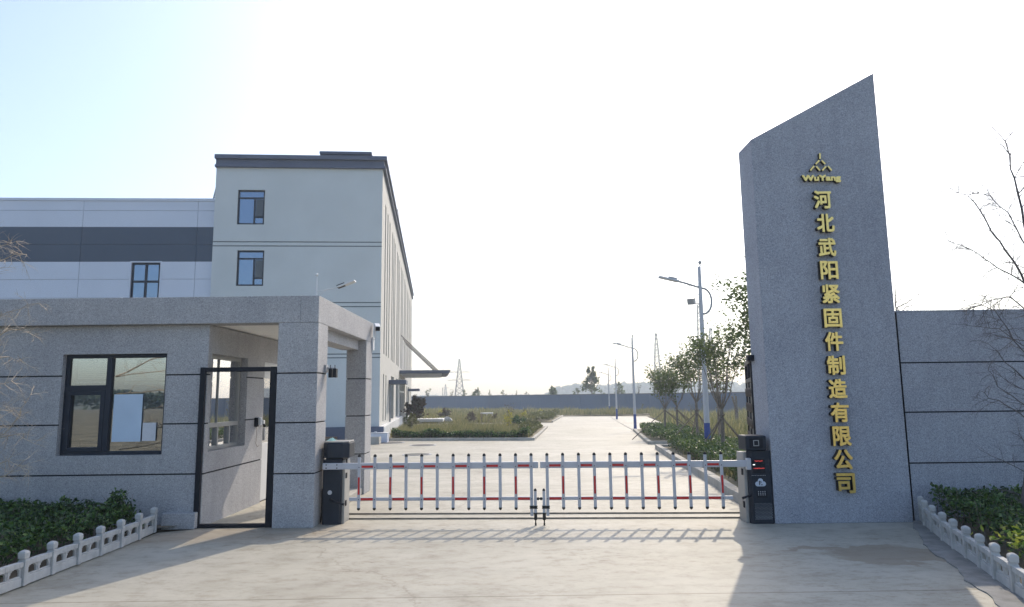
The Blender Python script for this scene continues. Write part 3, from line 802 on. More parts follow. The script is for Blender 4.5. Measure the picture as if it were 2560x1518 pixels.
AL, AR = V((-2.46, 8.93, 0)), V((2.93, 8.66, 0))
AU = (AR-AL).normalized(); AN = V((AU.y, -AU.x, 0))
AF = (AL, AU, AN); ALEN = (AR-AL).length
def arm_u(xd, yd):                           # distance along the arm of a photo column
    d_ = ray(xd, yd); o_ = V((0, 0, EYE))
    t = (AL-o_).dot(AN)/d_.dot(AN)
    return (o_+d_*t-AL).dot(AU)
lx = [(780+q/4.635)/KD for q in (551, 732, 914, 1094, 1274, 1454, 1637, 1817, 1996, 2180, 2360)] + [(1300+117/4.172)/KD]
rx = [(1300+q/4.172)/KD for q in (282, 446, 611, 774, 939, 1102, 1268, 1434, 1599, 1764, 1930, 2097)]
lu = [arm_u(x, 1140) for x in lx]; ru = [arm_u(x, 1136) for x in rx]
Z1, Z0, T1, T0, PT, PB = 0.775, 0.695, 0.345, 0.303, 0.868, 0.215
def barrier(label, us, u0, u1, l0, l1, red_first, latch_at):
    t = thing('fence_barrier', label, 'barrier', AL+AU*((u0+u1)/2), 'fence arms of the barrier gate')
    MB().fbox(AF, u0, u1, Z0, Z1, 0.0, 0.045).build('upper_rail', M['alu'], t, bevel=0.006)
    MB().fbox(AF, l0, l1, T0, T1, 0.004, 0.035).build('lower_rail', M['alu'], t, bevel=0.004)
    for i, u in enumerate(us):
        latch = (i == latch_at)
        pb = 0.115 if latch else PB
        mb = MB().fbox(AF, u-0.019, u+0.019, pb, PT-0.012, -0.022, -0.002)
        pk = mb.build('picket', M['alu'], t, bevel=0.004)
        c_ = AL+AU*u+AN*0.012
        MB().tube([c_+V((0, 0, PT-0.014)), c_+V((0, 0, PT)), c_+V((0, 0, PT+0.012)), c_+V((0, 0, PT+0.019))], [0.0205, 0.0205, 0.015, 0.005], 10).build('cap', M['rubber'], pk)
        if not latch:
            MB().tube([c_+V((0, 0, PB+0.006)), c_+V((0, 0, PB-0.008)), c_+V((0, 0, PB-0.02)), c_+V((0, 0, PB-0.027))], [0.0205, 0.0205, 0.015, 0.005], 10).build('cap', M['rubber'], pk)
        mb = MB()
        for z in ((Z0+Z1)/2-0.012, (T0+T1)/2):
            q = AL+AU*u+V((0, 0, z))
            mb.tube([q+AN*0.021, q+AN*0.026], 0.0065, 8)
        mb.build('rivet', M['black'], pk)
        if (i % 2 == 0) == red_first and not latch:
            MB().fbox(AF, u-0.012, u+0.012, 0.385, 0.60, -0.0255, -0.0225).build('reflector', M['red'], pk)
    for i in range(0, len(us)-1, 2):
        MB().fbox(AF, us[i]+0.028, us[i+1]-0.028, 0.716, 0.744, -0.004, -0.0005).build('reflector', M['red'], t)
        MB().fbox(AF, us[i]+0.024, us[i+1]-0.024, T0+0.006, T1-0.006, 0.0, 0.0035).build('reflector', M['red'], t)
    # drop bolt with rubber foot beside the meeting picket
    u = us[latch_at]
    s = 1 if latch_at else -1
    lu_ = u+s*0.046
    c_ = AL+AU*lu_+AN*0.012
    bt = MB().fbox(AF, lu_-0.018, lu_+0.018, 0.13, 0.425, -0.024, 0.004).build('drop_bolt', M['alu'], t, bevel=0.004)
    MB().tube([c_+V((0, 0, 0.42)), c_+V((0, 0, 0.435)), c_+V((0, 0, 0.45))], [0.020, 0.018, 0.006], 10).build('cap', M['rubber'], bt)
    MB().tube([c_+V((0, 0, 0.155)), c_+V((0, 0, 0.07)), c_+V((0, 0, 0.062)), c_+V((0, 0, 0.03)), c_+V((0, 0, 0.028)), c_+V((0, 0, 0.002))], [0.021, 0.021, 0.008, 0.008, 0.012, 0.011], 10).build('sleeve', M['rubber'], bt)
    mb = MB()
    for z in (0.205, 0.228): mb.fbox(AF, min(u, lu_)-0.027, max(u, lu_)+0.027, z, z+0.012, -0.034, 0.006)
    mb.fbox(AF, min(u, lu_)-0.020, max(u, lu_)+0.020, 0.21, 0.235, -0.030, 0.005)
    mb.build('clamp', M['rubber'], t)
    q = AL+AU*(lu_+s*0.035)+AN*0.01+V((0, 0, (T0+T1)/2))
    MB().ball(q, 0.02).build('bumper', M['rubber'], t)
    return t
tL = barrier('white fence arm with red strips fixed to the left dark cabinet', lu, 0.0, ru[0]-0.112, lu[0]-0.13, lu[-1], True, 11)
tR = barrier('white fence arm with red strips fixed to the cabinet before the pylon', ru, ru[0]-0.088, ALEN-0.02, ru[0], ru[-1]+0.13, False, 0)
mb = MB()
for u in (0.05, 0.19):
    for z in (0.715, 0.755):
        q = AL+AU*u+V((0, 0, z)); mb.tube([q, q+AN*0.006], 0.0085, 8)
mb.build('bolt', M['black'], tL)
MB().fbox(AF, ALEN-0.035, ALEN+0.02, 0.66, 0.80, -0.01, 0.06).build('arm_clamp', M['alu'], tR, bevel=0.006)
# rails of the old sliding gate set in the slab
tr = thing('gate_track', 'pair of thin steel rails set in the concrete behind the barrier', 'gate track', (0.4, 9.4, 0))
for (xa, ya, xb, yb) in ((850, 1258, 1822, 1255), (850, 1270, 1822, 1267)):
    A_, B_ = gr(xa, ya), gr(xb, yb)
    A_.z = B_.z = -0.012
    mb = MB()
    dd = (B_-A_).normalized(); n = V((-dd.y, dd.x, 0))*0.007
    P = lambda t, s_, z: (t.x+n.x*s_, t.y+n.y*s_, z)
    mb.hexa([P(A_, -1, -0.01), P(B_, -1, -0.01), P(B_, 1, -0.01), P(A_, 1, -0.01), P(A_, -1, 0.02), P(B_, -1, 0.02), P(B_, 1, 0.02), P(A_, 1, 0.02)])
    mb.build('rail', plain('rusty_rail', (0.22, 0.20, 0.17), 0.6, metal=0.3, var=0.3, vscale=8), tr)

# ------------------------------------------------------------------ balustrades
def balustrade(label, pts, face):
    t = thing('stone_balustrade', label, 'balustrade', (pts[0][0], pts[0][1], 0), 'low white balustrades beside the driveway')
    for i, (x, y) in enumerate(pts):
        a_ = pts[max(0, i-1)]; c_ = pts[min(len(pts)-1, i+1)]
        d_ = V((c_[0]-a_[0], c_[1]-a_[1], 0)).normalized(); n_ = V((-d_.y, d_.x, 0))
        if n_.x*face < 0: n_ = -n_
        o_ = V((x, y, 0.01))
        fr_ = (o_, d_, n_)
        mb = MB().fbox(fr_, -0.024, 0.024, 0, 0.226, -0.034, 0.028)
        mb.fbox(fr_, -0.028, 0.028, 0.200, 0.213, -0.038, 0.032)
        P = lambda u, v, dd: o_ + d_*u + V((0, 0, v)) - n_*dd
        # faceted bud on top
        ring = []
        for (v, s_) in ((0.226, 0.027), (0.234, 0.032), (0.276, 0.034), (0.291, 0.027), (0.301, 0.010)):
            ring.append([P(-s_, v, -s_), P(s_, v, -s_), P(s_, v, s_), P(-s_, v, s_)])
        mb.add([q for rr in ring for q in rr], [(j*4+k, j*4+(k+1) % 4, (j+1)*4+(k+1) % 4, (j+1)*4+k) for j in range(4) for k in range(4)] + [(16, 17, 18, 19), (3, 2, 1, 0)])
        mb.build('post', M['marble'], t, bevel=0.004)
    for i in range(len(pts)-1):
        A_, B_ = V((*pts[i], 0.01)), V((*pts[i+1], 0.01))
        d_ = (B_-A_).normalized(); n_ = V((-d_.y, d_.x, 0))
        if n_.x*face < 0: n_ = -n_
        L = (B_-A_).length
        fr_ = (A_, d_, n_)
        a0, a1 = 0.025, L-0.025
        h = (a0+a1)/2
        mb = MB().fbox(fr_, a0, a1, 0, 0.075, -0.018, 0.022).fbox(fr_, a0, a1, 0.075, 0.09, -0.010, 0.014)
        # hand rail, slightly cambered
        n = 6
        for k in range(n):
            u0, u1 = a0+(a1-a0)*k/n, a0+(a1-a0)*(k+1)/n
            z0 = 0.205+0.006*math.sin(math.pi*k/n); z1 = 0.205+0.006*math.sin(math.pi*(k+1)/n)
            Q = lambda u, v, dd: A_ + d_*u + V((0, 0, v)) - n_*dd
            mb.hexa([Q(u0, 0.162, -0.024), Q(u1, 0.162, -0.024), Q(u1, 0.162, 0.026), Q(u0, 0.162, 0.026), Q(u0, z0, -0.024), Q(u1, z1, -0.024), Q(u1, z1, 0.026), Q(u0, z0, 0.026)])
        # stepped brackets beside the two openings
        for (c0, hw) in ((a0, 0.022), (h, 0.024), (a1, 0.022)):
            for k, (wk, zk) in enumerate(((1.0, 0.090), (1.3, 0.122), (1.9, 0.142), (2.6, 0.154))):
                lo, hi = max(a0, c0-hw*wk), min(a1, c0+hw*wk)
                zt = (0.122, 0.142, 0.154, 0.163)[k]
                mb.fbox(fr_, lo, hi, zk, zt, -0.008-0.002*k, 0.012)
        mb.fbox(fr_, h-0.012, h+0.012, 0.10, 0.16, -0.016, 0.0)
        mb.build('panel', M['marble'], t, bevel=0.004)
    return t
bal_l = [(-4.40, 8.56), (-4.36, 8.15), (-4.335, 7.74), (-4.325, 7.35), (-4.325, 6.98), (-4.325, 6.60), (-4.32, 6.22), (-4.32, 5.84), (-4.32, 5.46), (-4.32, 5.08)]
balustrade('low white carved balustrade in front of the gatehouse hedge', bal_l, 1)
balustrade('low white carved balustrade running from the pylon along the right hedge', bal_r, -1)

# ------------------------------------------------------------------ leaves, shrubs, trees
def leaf(mb, c, s, rng, up_=0.0, asp=0.5):
    d = V((rng.gauss(0, 1), rng.gauss(0, 1), rng.gauss(0, 0.7)+up_)).normalized()
    n = d.cross(V((rng.gauss(0, 1), rng.gauss(0, 1), rng.gauss(0, 1)))).normalized()
    c = V(c); w_ = n*s*asp
    nn = d.cross(n)*s*0.12
    mb.add([c-d*s, c+w_+nn, c+d*s, c-w_+nn], [(0, 1, 2), (0, 2, 3)])
def hedge(name, label, cat, poly_fn, n, hfun, size, mat, z0=0.05, group=None, seed=1, loc=None):
    rng = random.Random(seed)
    mb = MB(); stems = MB()
    for i in range(n):
        x, y = poly_fn(rng)
        h = hfun(x, y)*(0.86+0.3*noise.noise(V((x*3.1, y*3.1, seed))) + 0.12*noise.noise(V((x*9, y*9, seed+3))))
        z = h*(1-abs(rng.gauss(0, 0.28)))
        if z < 0.02: z = rng.uniform(0.02, h)
        leaf(mb, (x+rng.gauss(0, 0.015), y+rng.gauss(0, 0.015), gz(y)+z0+z), size*rng.uniform(0.6, 1.3), rng, 0.5)
        if i % 60 == 0:
            stems.tube([(x, y, gz(y)+z0-0.03), (x+rng.gauss(0, .03), y+rng.gauss(0, .03), gz(y)+z0+h*0.55), (x+rng.gauss(0, .05), y+rng.gauss(0, .05), gz(y)+z0+h*1.02)], [0.006, 0.004, 0.002], 4, False)
    mb.cur = 1
    mb.add(stems.v, stems.f)
    return tag(mb.build(name, [mat, M['bark']]), label, cat, group)
def rect_fn(x0, x1, y0, y1): return lambda r: (r.uniform(x0, x1), r.uniform(y0, y1))
def quad_fn(a, b, c, d):
    a, b, c, d = [V((*p, 0)) for p in (a, b, c, d)]
    def f(r):
        u, v = r.random(), r.random()
        p = a.lerp(b, u).lerp(d.lerp(c, u), v)
        return p.x, p.y
    return f
hedge('hedge', 'dark green evergreen hedge bed under the gatehouse window', 'hedge', quad_fn((-8.2, 5.2), (-4.46, 5.2), (-4.52, 8.35), (-7.0, 8.75)), 24000,
      lambda x, y: 0.36+0.06*min(1, max(0, (-4.5-x)/0.8)), 0.030, M['hedge'], seed=2)
hedge('shrub', 'taller dark evergreen shrub at the wall end of the left balustrade', 'shrub', lambda r: (-4.74+r.gauss(0, 0.13), 8.30+r.gauss(0, 0.11)), 800,
      lambda x, y: max(0.12, 0.50-1.8*abs(x+4.72)), 0.030, M['hedge'], seed=4)
hedge('hedge', 'dark green evergreen hedge bed under the right boundary wall', 'hedge', quad_fn((4.35, 6.0), (8.6, 6.0), (9.0, 8.6), (5.12, 8.62)), 24000,
      lambda x, y: 0.44 if x < 6.2 else 0.3, 0.030, M['hedge'], seed=6)
hedge('shrub', 'variegated yellow green shrub behind the near end of the right balustrade', 'shrub', lambda r: (4.62+r.gauss(0, 0.16), 6.0+r.gauss(0, 0.16)), 1500,
      lambda x, y: 0.40, 0.032, M['leaf_var'], seed=8)
k0, k1 = V((3.62, 10.9, 0)), V((kR1[0]+0.15, kR1[1]-0.3, 0))
hedge('hedge', 'clipped green hedge along the kerb behind the right cabinet', 'hedge', quad_fn((3.62, 10.6), (5.7, 10.6), (6.9, 23.9), (5.25, 23.9)), 22000,
      lambda x, y: 0.50, 0.042, M['hedge_light'], 0.06, seed=9)
hedge('hedge', 'short green hedge at the kerb corner before the second lamp', 'hedge', quad_fn((5.55, 27.4), (7.6, 27.4), (8.3, 38), (6.95, 38)), 9000,
      lambda x, y: 0.55, 0.06, M['hedge_light'], 0.06, seed=10)
dk = (V((*grr, 0))-V((*gl, 0)))
hedge('hedge', 'low dark hedge along the front kerb of the office garden', 'hedge', quad_fn((gl[0]+0.1, gl[1]+0.25), (grr[0]-0.2, grr[1]+0.2), (grr[0]-0.05, grr[1]+1.5), (gl[0], gl[1]+1.4)), 15000,
      lambda x, y: 0.37*(0.75+0.7*noise.noise(V((x*0.9, y*0.9, 5)))+0.25), 0.055, M['hedge'], 0.07, seed=12)
hedge('hedge', 'green hedge along the road edge of the office garden', 'hedge', quad_fn((grr[0]-1.0, grr[1]+1.5), (grr[0]-0.15, grr[1]+1.0), (g2[0]-0.3, g2[1]-0.3), (g2[0]-1.4, g2[1]-0.3)), 8000,
      lambda x, y: 0.40*(0.9+0.9*noise.noise(V((x*0.8, y*0.4, 5)))), 0.07, M['leaf_olive'], 0.07, seed=13)
hedge('hedge', 'far olive hedge on the road edge beyond the side road', 'hedge', quad_fn((g3[0]-3.4, g3[1]+0.5), (g3[0]-0.3, g3[1]+0.5), (g4[0]-0.3, g4[1]), (g4[0]-4, g4[1])), 6000,
      lambda x, y: 0.55*(0.9+0.9*noise.noise(V((x*0.5, y*0.2, 5)))), 0.12, M['leaf_olive'], 0.07, seed=14)

def grass(name, fn, n, h, wd, seed, z0=0.07, mat=None):
    rng = random.Random(seed); mb = MB()
    for i in range(n):
        x, y = fn(rng)
        k = 0.35+1.4*max(0.0, 0.5+0.75*noise.noise(V((x*0.45, y*0.3, seed))))
        hh = h*k*rng.uniform(0.5, 1.25)
        a_ = rng.uniform(0, math.pi); dx, dy = math.cos(a_)*wd*rng.uniform(.6, 1.3), math.sin(a_)*wd
        lx_, ly_ = rng.gauss(0, 0.28)*hh, rng.gauss(0, 0.28)*hh
        z = gz(y)+z0-0.02
        mb.add([(x-dx, y-dy, z), (x+dx, y+dy, z), (x+lx_, y+ly_, z+hh)], [(0, 1, 2)])
    return tag(mb.build(name, mat or M['straw']), kind='stuff')
grass('dry_grass', quad_fn((gl[0], gl[1]+1.2), (grr[0]-0.8, grr[1]+1.4), (g2[0]-1.5, g2[1]), (-9.2, 47)), 26000, 0.34, 0.02, 21)
grass('dry_grass', quad_fn((-10, 60), (g3[0]-1.5, g3[1]), (g4[0]-2, g4[1]+4), (-14, 90)), 16000, 0.42, 0.035, 22)
grass('dry_grass', quad_fn((gl[0]+0.1, gl[1]+0.5), (grr[0]-0.2, grr[1]+0.4), (grr[0]-0.2, grr[1]+1.6), (gl[0], gl[1]+1.6)), 5000, 0.45, 0.02, 27)
grass('dry_grass', quad_fn((-19, 88), (12, 80), (20, 86), (-19, 124)), 14000, 0.55, 0.06, 23)
grass('dry_grass', quad_fn((3.7, 10.4), (12, 10.4), (26, 23.9), (5.4, 23.9)), 26000, 0.34, 0.016, 24)
grass('dry_grass', quad_fn((7.6, 27.6), (40, 27.6), (50, 78), (14.6, 74)), 26000, 0.6, 0.04, 25)
grass('dry_grass', quad_fn((8.0, 27.6), (16, 27.6), (20, 46), (11, 44)), 12000, 0.5, 0.03, 26)

def crown_tree(name, label, cat, base, trunk_h, r0, stems, spread, top, n, ls, mat, seed, group=None, bark=None, lo=0.45, lean=(0, 0), clump=9):
    rng = random.Random(seed)
    bx, by = base; bz = gz(by)+0.04
    t = thing(name, label, cat, (bx, by, bz), group)
    mb = MB(); lf = MB()
    fork = V((bx+lean[0]*0.5, by, bz+trunk_h))
    mb.tube([(bx, by, bz-0.05), (bx+lean[0]*0.2+rng.gauss(0, .01), by, bz+trunk_h*0.5), fork], [r0, r0*0.85, r0*0.8], 8)
    ctr = []
    for k in range(stems):
        an = 2*math.pi*k/stems+rng.uniform(-0.4, 0.4)
        rr = spread*math.sqrt(rng.uniform(0.12, 1.0))
        hh = top*(1-0.20*(rr/spread)**2)*rng.uniform(0.84, 1.0)
        tip = V((bx+lean[0]+rr*math.cos(an), by+lean[1]+rr*math.sin(an), bz+hh))
        mid = fork.lerp(tip, 0.45)+V((0, 0, -0.0))+V((rng.gauss(0, .04), rng.gauss(0, .04), rng.uniform(0, .05)))*spread
        q1 = fork.lerp(mid, 0.5)+V((math.cos(an), math.sin(an), 0))*spread*0.10
        pl = [fork-V((0, 0, 0.04*trunk_h)), q1, mid, mid.lerp(tip, 0.6), tip]
        mb.tube(pl, [r0*0.30, r0*0.22, r0*0.17, r0*0.11, r0*0.05], 5, False)
        for j in range(clump):
            f = lo+(1.02-lo)*(j+rng.random())/clump
            i_ = min(3, int(f*4)); p_ = pl[i_].lerp(pl[i_+1], f*4-i_)
            c_ = p_+V((rng.gauss(0, .16), rng.gauss(0, .16), rng.gauss(0, .10)))*spread
            ctr.append(c_)
            mb.tube([p_, p_.lerp(c_, 0.6)+V((0, 0, 0.02)), c_], [r0*0.10, r0*0.07, r0*0.03], 4, False)
    for i in range(n):
        c_ = rng.choice(ctr)
        g_ = spread*0.15
        leaf(lf, (c_.x+rng.gauss(0, g_), c_.y+rng.gauss(0, g_), c_.z+rng.gauss(0, g_*0.8)), ls*rng.uniform(0.6, 1.3), rng, -0.3)
    mb.build('trunk', bark or M['bark'], t)
    lf.build('crown', mat, t)
    return t
def stakes(label, base, h, reach, seed, angs):
    rng = random.Random(seed)
    bx, by = base; bz = gz(by)+0.05
    t = thing('tree_stakes', label, 'tree stakes', (bx, by, bz), 'wooden props of the young trees')
    for an in angs:
        d_ = V((math.cos(an), math.sin(an), 0))
        f_ = V((bx, by, bz))+d_*reach
        MB().tube([(f_.x, f_.y, gz(f_.y)), (bx+d_.x*0.05, by+d_.y*0.05, bz+h), (bx-d_.x*0.10, by-d_.y*0.10, bz+h*1.12)], [0.021, 0.019, 0.017], 6).build('prop', M['wood'], t)
    MB().tube([(bx, by, bz+h*0.98), (bx, by, bz+h*1.03)], 0.066, 10).build('tie', M['wood'], t)
GT = 'young street trees on the right of the road'
tb = lambda x, y: (lambda p: (p.x, p.y))(gr(x, y))
t1 = tb(1770, 1130); t2 = tb(1707, 1095); t3 = tb(1658, 1070); t4 = tb(1628, 1072)
crown_tree('street_tree', 'large leafy tree half hidden behind the pylon edge', 'tree', (5.75, 15.2), 1.4, 0.055, 10, 0.95, 5.05, 3300, 0.055, M['leaf'], 31, GT, lo=0.5)
crown_tree('street_tree', 'staked tree with tall bare fan of stems beside the nearest lamp', 'tree', t1, 1.32, 0.062, 13, 0.72, 3.85, 1700, 0.05, M['leaf'], 32, GT, lo=0.66)
crown_tree('street_tree', 'dense topped staked tree left of the nearest lamp post', 'tree', t2, 1.6, 0.06, 12, 0.95, 3.9, 1900, 0.055, M['leaf'], 33, GT, lo=0.64)
crown_tree('street_tree', 'slim staked tree between two others right of the road', 'tree', t3, 1.45, 0.058, 11, 0.9, 3.8, 1500, 0.065, M['leaf'], 34, GT, lo=0.52)
crown_tree('street_tree', 'wide airy staked tree nearest the road side pad', 'tree', t4, 1.35, 0.058, 11, 0.95, 3.7, 1500, 0.065, M['leaf'], 35, GT, lo=0.45)
crown_tree('street_tree', 'thin sparse tree just behind the nearest lamp post', 'tree', (7.6, 25.5), 1.8, 0.05, 7, 0.95, 3.7, 700, 0.06, M['leaf_olive'], 36, GT, lo=0.3)
pi = math.pi
stakes('long wooden props around the tree beside the nearest lamp', t1, 1.05, 1.05, 41, (pi*1.12, pi*1.75, pi*0.1, pi*0.6))
stakes('wooden props around the dense topped tree left of the lamp', t2, 1.15, 1.2, 42, (pi*0.95, pi*1.7, pi*0.2, pi*0.5))
stakes('wooden props around the slim middle tree', t3, 1.2, 1.6, 43, (pi*1.72, pi*1.85, pi*0.2))
stakes('wooden props around the airy tree near the side pad', t4, 1.2, 1.8, 44, (pi*1.12, pi*1.72, pi*1.85))
# pollarded stump
p = tb(1803, 1045)
t = thing('tree_stump', 'forked bare tree stump standing in the grass by the gate leaf', 'tree stump', (p[0], p[1], gz(p[1])))
MB().tube([(p[0], p[1], gz(p[1])), (p[0]-0.03, p[1], gz(p[1])+1.3), (p[0]-0.25, p[1], gz(p[1])+2.0)], [0.12, 0.11, 0.06], 8).tube([(p[0]-0.02, p[1], gz(p[1])+1.1), (p[0]+0.0, p[1], gz(p[1])+2.0)], [0.09, 0.06], 7).build('trunk', M['bark'], t)

# bare trees
def twigs(mb, p, d, L, r, depth, rng, droop, spread=0.8):
    n = 4
    pts = [V(p)]; d = V(d).normalized()
    dirs = []
    for i in range(n):
        d = (d+V((rng.gauss(0, .10), rng.gauss(0, .10), rng.gauss(0, .10)-droop))).normalized()
        pts.append(pts[-1]+d*L/n); dirs.append(d.copy())
    mb.tube(pts, [r*(1-0.7*i/n) for i in range(n+1)], 5 if depth > 1 else 3, False)
    if depth <= 0: return
    for i in range(1, n+1):
        for k in range(2 if i < n else 1):
            if rng.random() < 0.18: continue
            dd = (dirs[i-1]+V((rng.gauss(0, 1), rng.gauss(0, 1), rng.gauss(0, .8))).normalized()*spread).normalized()
            twigs(mb, pts[i], dd, L*rng.uniform(0.35, 0.6), r*0.6*(1-0.1*i), depth-1, rng, droop, spread)
def px_branch(mb, pts, Y0, Y1, r0, r1, rng, depth=2, droop=0.05, L=0.5, every=1, kids=2):
    n = len(pts)
    P3 = [at(x, y, Y0+(Y1-Y0)*i/(n-1)) for i, (x, y) in enumerate(pts)]
    fine = []
    for i in range(n-1):
        for k in range(3):
            fine.append(P3[i].lerp(P3[i+1], k/3)+V((rng.gauss(0, .008), rng.gauss(0, .008), rng.gauss(0, .008))))
    fine.append(P3[-1])
    m_ = len(fine)
    mb.tube(fine, [r0+(r1-r0)*i/(m_-1) for i in range(m_)], 6, False)
    for i in range(1, m_):
        if i % every: continue
        d_ = (fine[i]-fine[i-1]).normalized()
        for k in range(kids):
            dd = (d_*0.7+V((rng.gauss(0, 1), rng.gauss(0, 1), rng.gauss(0, .6))).normalized()*0.9).normalized()
            twigs(mb, fine[i], dd, L*rng.uniform(0.5, 1.1)*(1-0.4*i/m_), max(0.0035, r1*1.2), depth, rng, droop)
rng = random.Random(51)
bt = thing('bare_tree', 'leafless tree leaning over the right boundary wall', 'tree', (5.60, 7.45, 0.03), 'leafless trees at the gate')
trunk = MB()
px_branch(trunk, [(2478, 1345), (2497, 1270), (2522, 1100), (2536, 900), (2530, 720), (2503, 545), (2478, 440), (2457, 345)], 7.45, 7.3, 0.034, 0.0045, rng, 2, 0.05, 0.55, 1, 2)
trunk.build('trunk', M['twig_backlit'], bt)
for pts, Y0, Y1, r in (([(2527, 740), (2480, 640), (2425, 565), (2380, 490), (2325, 462)], 7.35, 7.1, 0.016), ([(2530, 700), (2470, 675), (2420, 640), (2370, 610), (2318, 590)], 7.4, 7.5, 0.012),
                       ([(2538, 790), (2470, 725), (2420, 735), (2362, 760)], 7.4, 7.2, 0.011), ([(2537, 900), (2480, 830), (2430, 760), (2385, 742)], 7.4, 7.6, 0.010), ([(2520, 620), (2465, 520), (2420, 480), (2380, 470)], 7.3, 7.0, 0.010),
                       ([(2535, 960), (2480, 905), (2415, 840)], 7.4, 7.2, 0.010), ([(2530, 1000), (2490, 985), (2440, 945), (2415, 905)], 7.4, 7.3, 0.010), ([(2528, 1045), (2480, 1000), (2420, 975), (2395, 955)], 7.4, 7.3, 0.009), ([(2530, 860), (2440, 805), (2380, 798)], 7.4, 7.5, 0.007)):
    b_ = MB()
    px_branch(b_, pts, Y0, Y1, r*0.8, 0.0026, rng, 2 if pts[-1][1] < 770 else 1, 0.05, 0.40, 1, 2 if pts[-1][1] < 770 else 1)
    b_.build('branch', M['twig_backlit'], bt)
rng = random.Random(52)
bt = thing('bare_tree', 'leafless sunlit tree at the left edge before the gatehouse', 'tree', (-6.35, 7.3, 0.03), 'leafless trees at the gate')
MB().tube([(-6.35, 7.3, 0), (-6.3, 7.3, 1.5), (-6.3, 7.25, 2.9), (-6.2, 7.2, 4.2)], [0.06, 0.05, 0.035, 0.01], 8).build('trunk', M['twig_sunlit'], bt)
for pts, r in (([(-150, 760), (-60, 700), (0, 636), (35, 620), (65, 622)], 0.010), ([(-150, 640), (-60, 610), (5, 600), (40, 590)], 0.006), ([(-150, 900), (-60, 840), (10, 812), (55, 800), (80, 820)], 0.012), ([(-150, 830), (-40, 800), (20, 760), (95, 742)], 0.007),
               ([(-150, 900), (-40, 878), (20, 872), (55, 885)], 0.008), ([(-150, 1110), (-60, 1080), (10, 1060), (45, 1020), (75, 965)], 0.009), ([(-150, 1120), (-30, 1075), (40, 1060), (85, 1085)], 0.009),
               ([(-150, 1160), (-40, 1140), (20, 1125), (70, 1150)], 0.010), ([(-150, 1210), (-40, 1180), (10, 1165), (60, 1125)], 0.008), ([(-150, 960), (-50, 950), (0, 940), (40, 930)], 0.006), ([(-150, 1030), (-40, 1010), (0, 1000), (30, 1005)], 0.006)):
    b_ = MB()
    px_branch(b_, pts, 7.35, 7.0, r, 0.0022, rng, 1, 0.05, 0.30)
    b_.build('branch', M['twig_sunlit'], bt)
rng = random.Random(53)
p = at(2190, 800, 9.6)
bt = thing('bare_tree', 'small leafless sapling peeping over the wall beside the pylon', 'tree', (p.x, 9.6, 0), 'leafless trees at the gate')
mb = MB()
mb.tube([(p.x, 9.6, 0), (p.x+0.02, 9.6, 1.6), (p.x, 9.6, 2.3)], [0.03, 0.025, 0.015], 6)
px_branch(mb, [(2192, 800), (2190, 745), (2187, 682)], 9.6, 9.6, 0.012, 0.003, rng, 1, 0.0, 0.35)
px_branch(mb, [(2192, 790), (2196, 752), (2225, 735), (2256, 718)], 9.6, 9.5, 0.010, 0.003, rng, 0, 0.0, 0.25, 2)
px_branch(mb, [(2192, 780), (2215, 752), (2250, 735)], 9.6, 9.7, 0.008, 0.003, rng, 0, 0.0, 0.25, 2)
mb.build('trunk', M['twig_backlit'], bt)
# ------------------------------------------------------------------ office block
OC = V((-6.13, 31.5, 0)); GZ = gz(31.5)
UFv = V((1, 0.07, 0)).normalized(); NF = V((UFv.y, -UFv.x, 0))
UD = V((-0.115, 1, 0)).normalized(); NDd = V((UD.y, -UD.x, 0))
FW, FL, ZC = 7.78, 44.0, 12.50
off = thing('office_building', 'pale grey three storey office block with dark cornice and vertical window slots', 'office building', (OC.x, OC.y, GZ))
OF = (OC, UFv, NF); OS = (OC, UD, NDd)
def on_front(x, y):
    d_ = ray(x, y); o_ = V((0, 0, EYE))
    p_ = o_+d_*((OC-o_).dot(NF)/d_.dot(NF))
    return (p_-OC).dot(UFv), p_.z
def on_side(x, y):
    d_ = ray(x, y); o_ = V((0, 0, EYE))
    p_ = o_+d_*((OC-o_).dot(NDd)/d_.dot(NDd))
    return (p_-OC).dot(UD), p_.z
wr = []
for (xa, ya, xb, yb) in ((582, 464, 645, 549), (580, 612, 643, 699), (579, 762, 642, 850)):
    u0, z1 = on_front(xa, ya); u1, z0 = on_front(xb, yb)
    wr.append((u0, u1, z0, z1))
gro = []
for y in (592, 602, 740, 750, 866, 875):
    z = on_front(800, y)[1]
    gro.append((-FW, 0.0, z-0.025, z+0.025, 0.03, False))
mb = MB()
mb.relief(OF, -FW, 0.0, GZ-0.3, ZC, gro + [(a_, b_, c_, d_, 0.16, True) for a_, b_, c_, d_ in wr])
mb.build('front_wall', [M['office_wall'], M['groove_grey']], off)
# long side with slots
slots, gslots = [], []
bay0 = [2.3, 8.2, 13.6, 19.1, 24.6, 30.1, 35.6, 41.0]
for i, s in enumerate(bay0):
    for k in range(3):
        q = s+k*1.4 if i else s+k*1.7
        if q < FL-0.6: slots.append((q-0.33, q+0.33, 3.75, 11.35))
for q in (2.3, 4.0): gslots.append((q-0.3, q+0.3, 0.45, 2.75))
big = [(8.3, 11.0, 0.35, 2.85), (13.4, 15.9, 0.35, 2.85), (30.5, 32.0, 0.5, 2.6), (34, 37, 0.5, 2.6), (39.5, 41, 0.5, 2.6)]
ent = (18.2, 27.4, -0.5, 3.05)
rects = [(a_, b_, c_, d_, 0.30, True) for a_, b_, c_, d_ in slots+gslots+big+[ent]]
mb = MB(); mb.relief(OS, 0.0, FL, GZ-0.6, ZC, rects)
mb.build('side_wall', [M['office_side'], M['office_side']], off)
A_ = OC-UFv*FW; B_ = OC+UD*FL; Cc = A_+UD*FL
mb = MB()
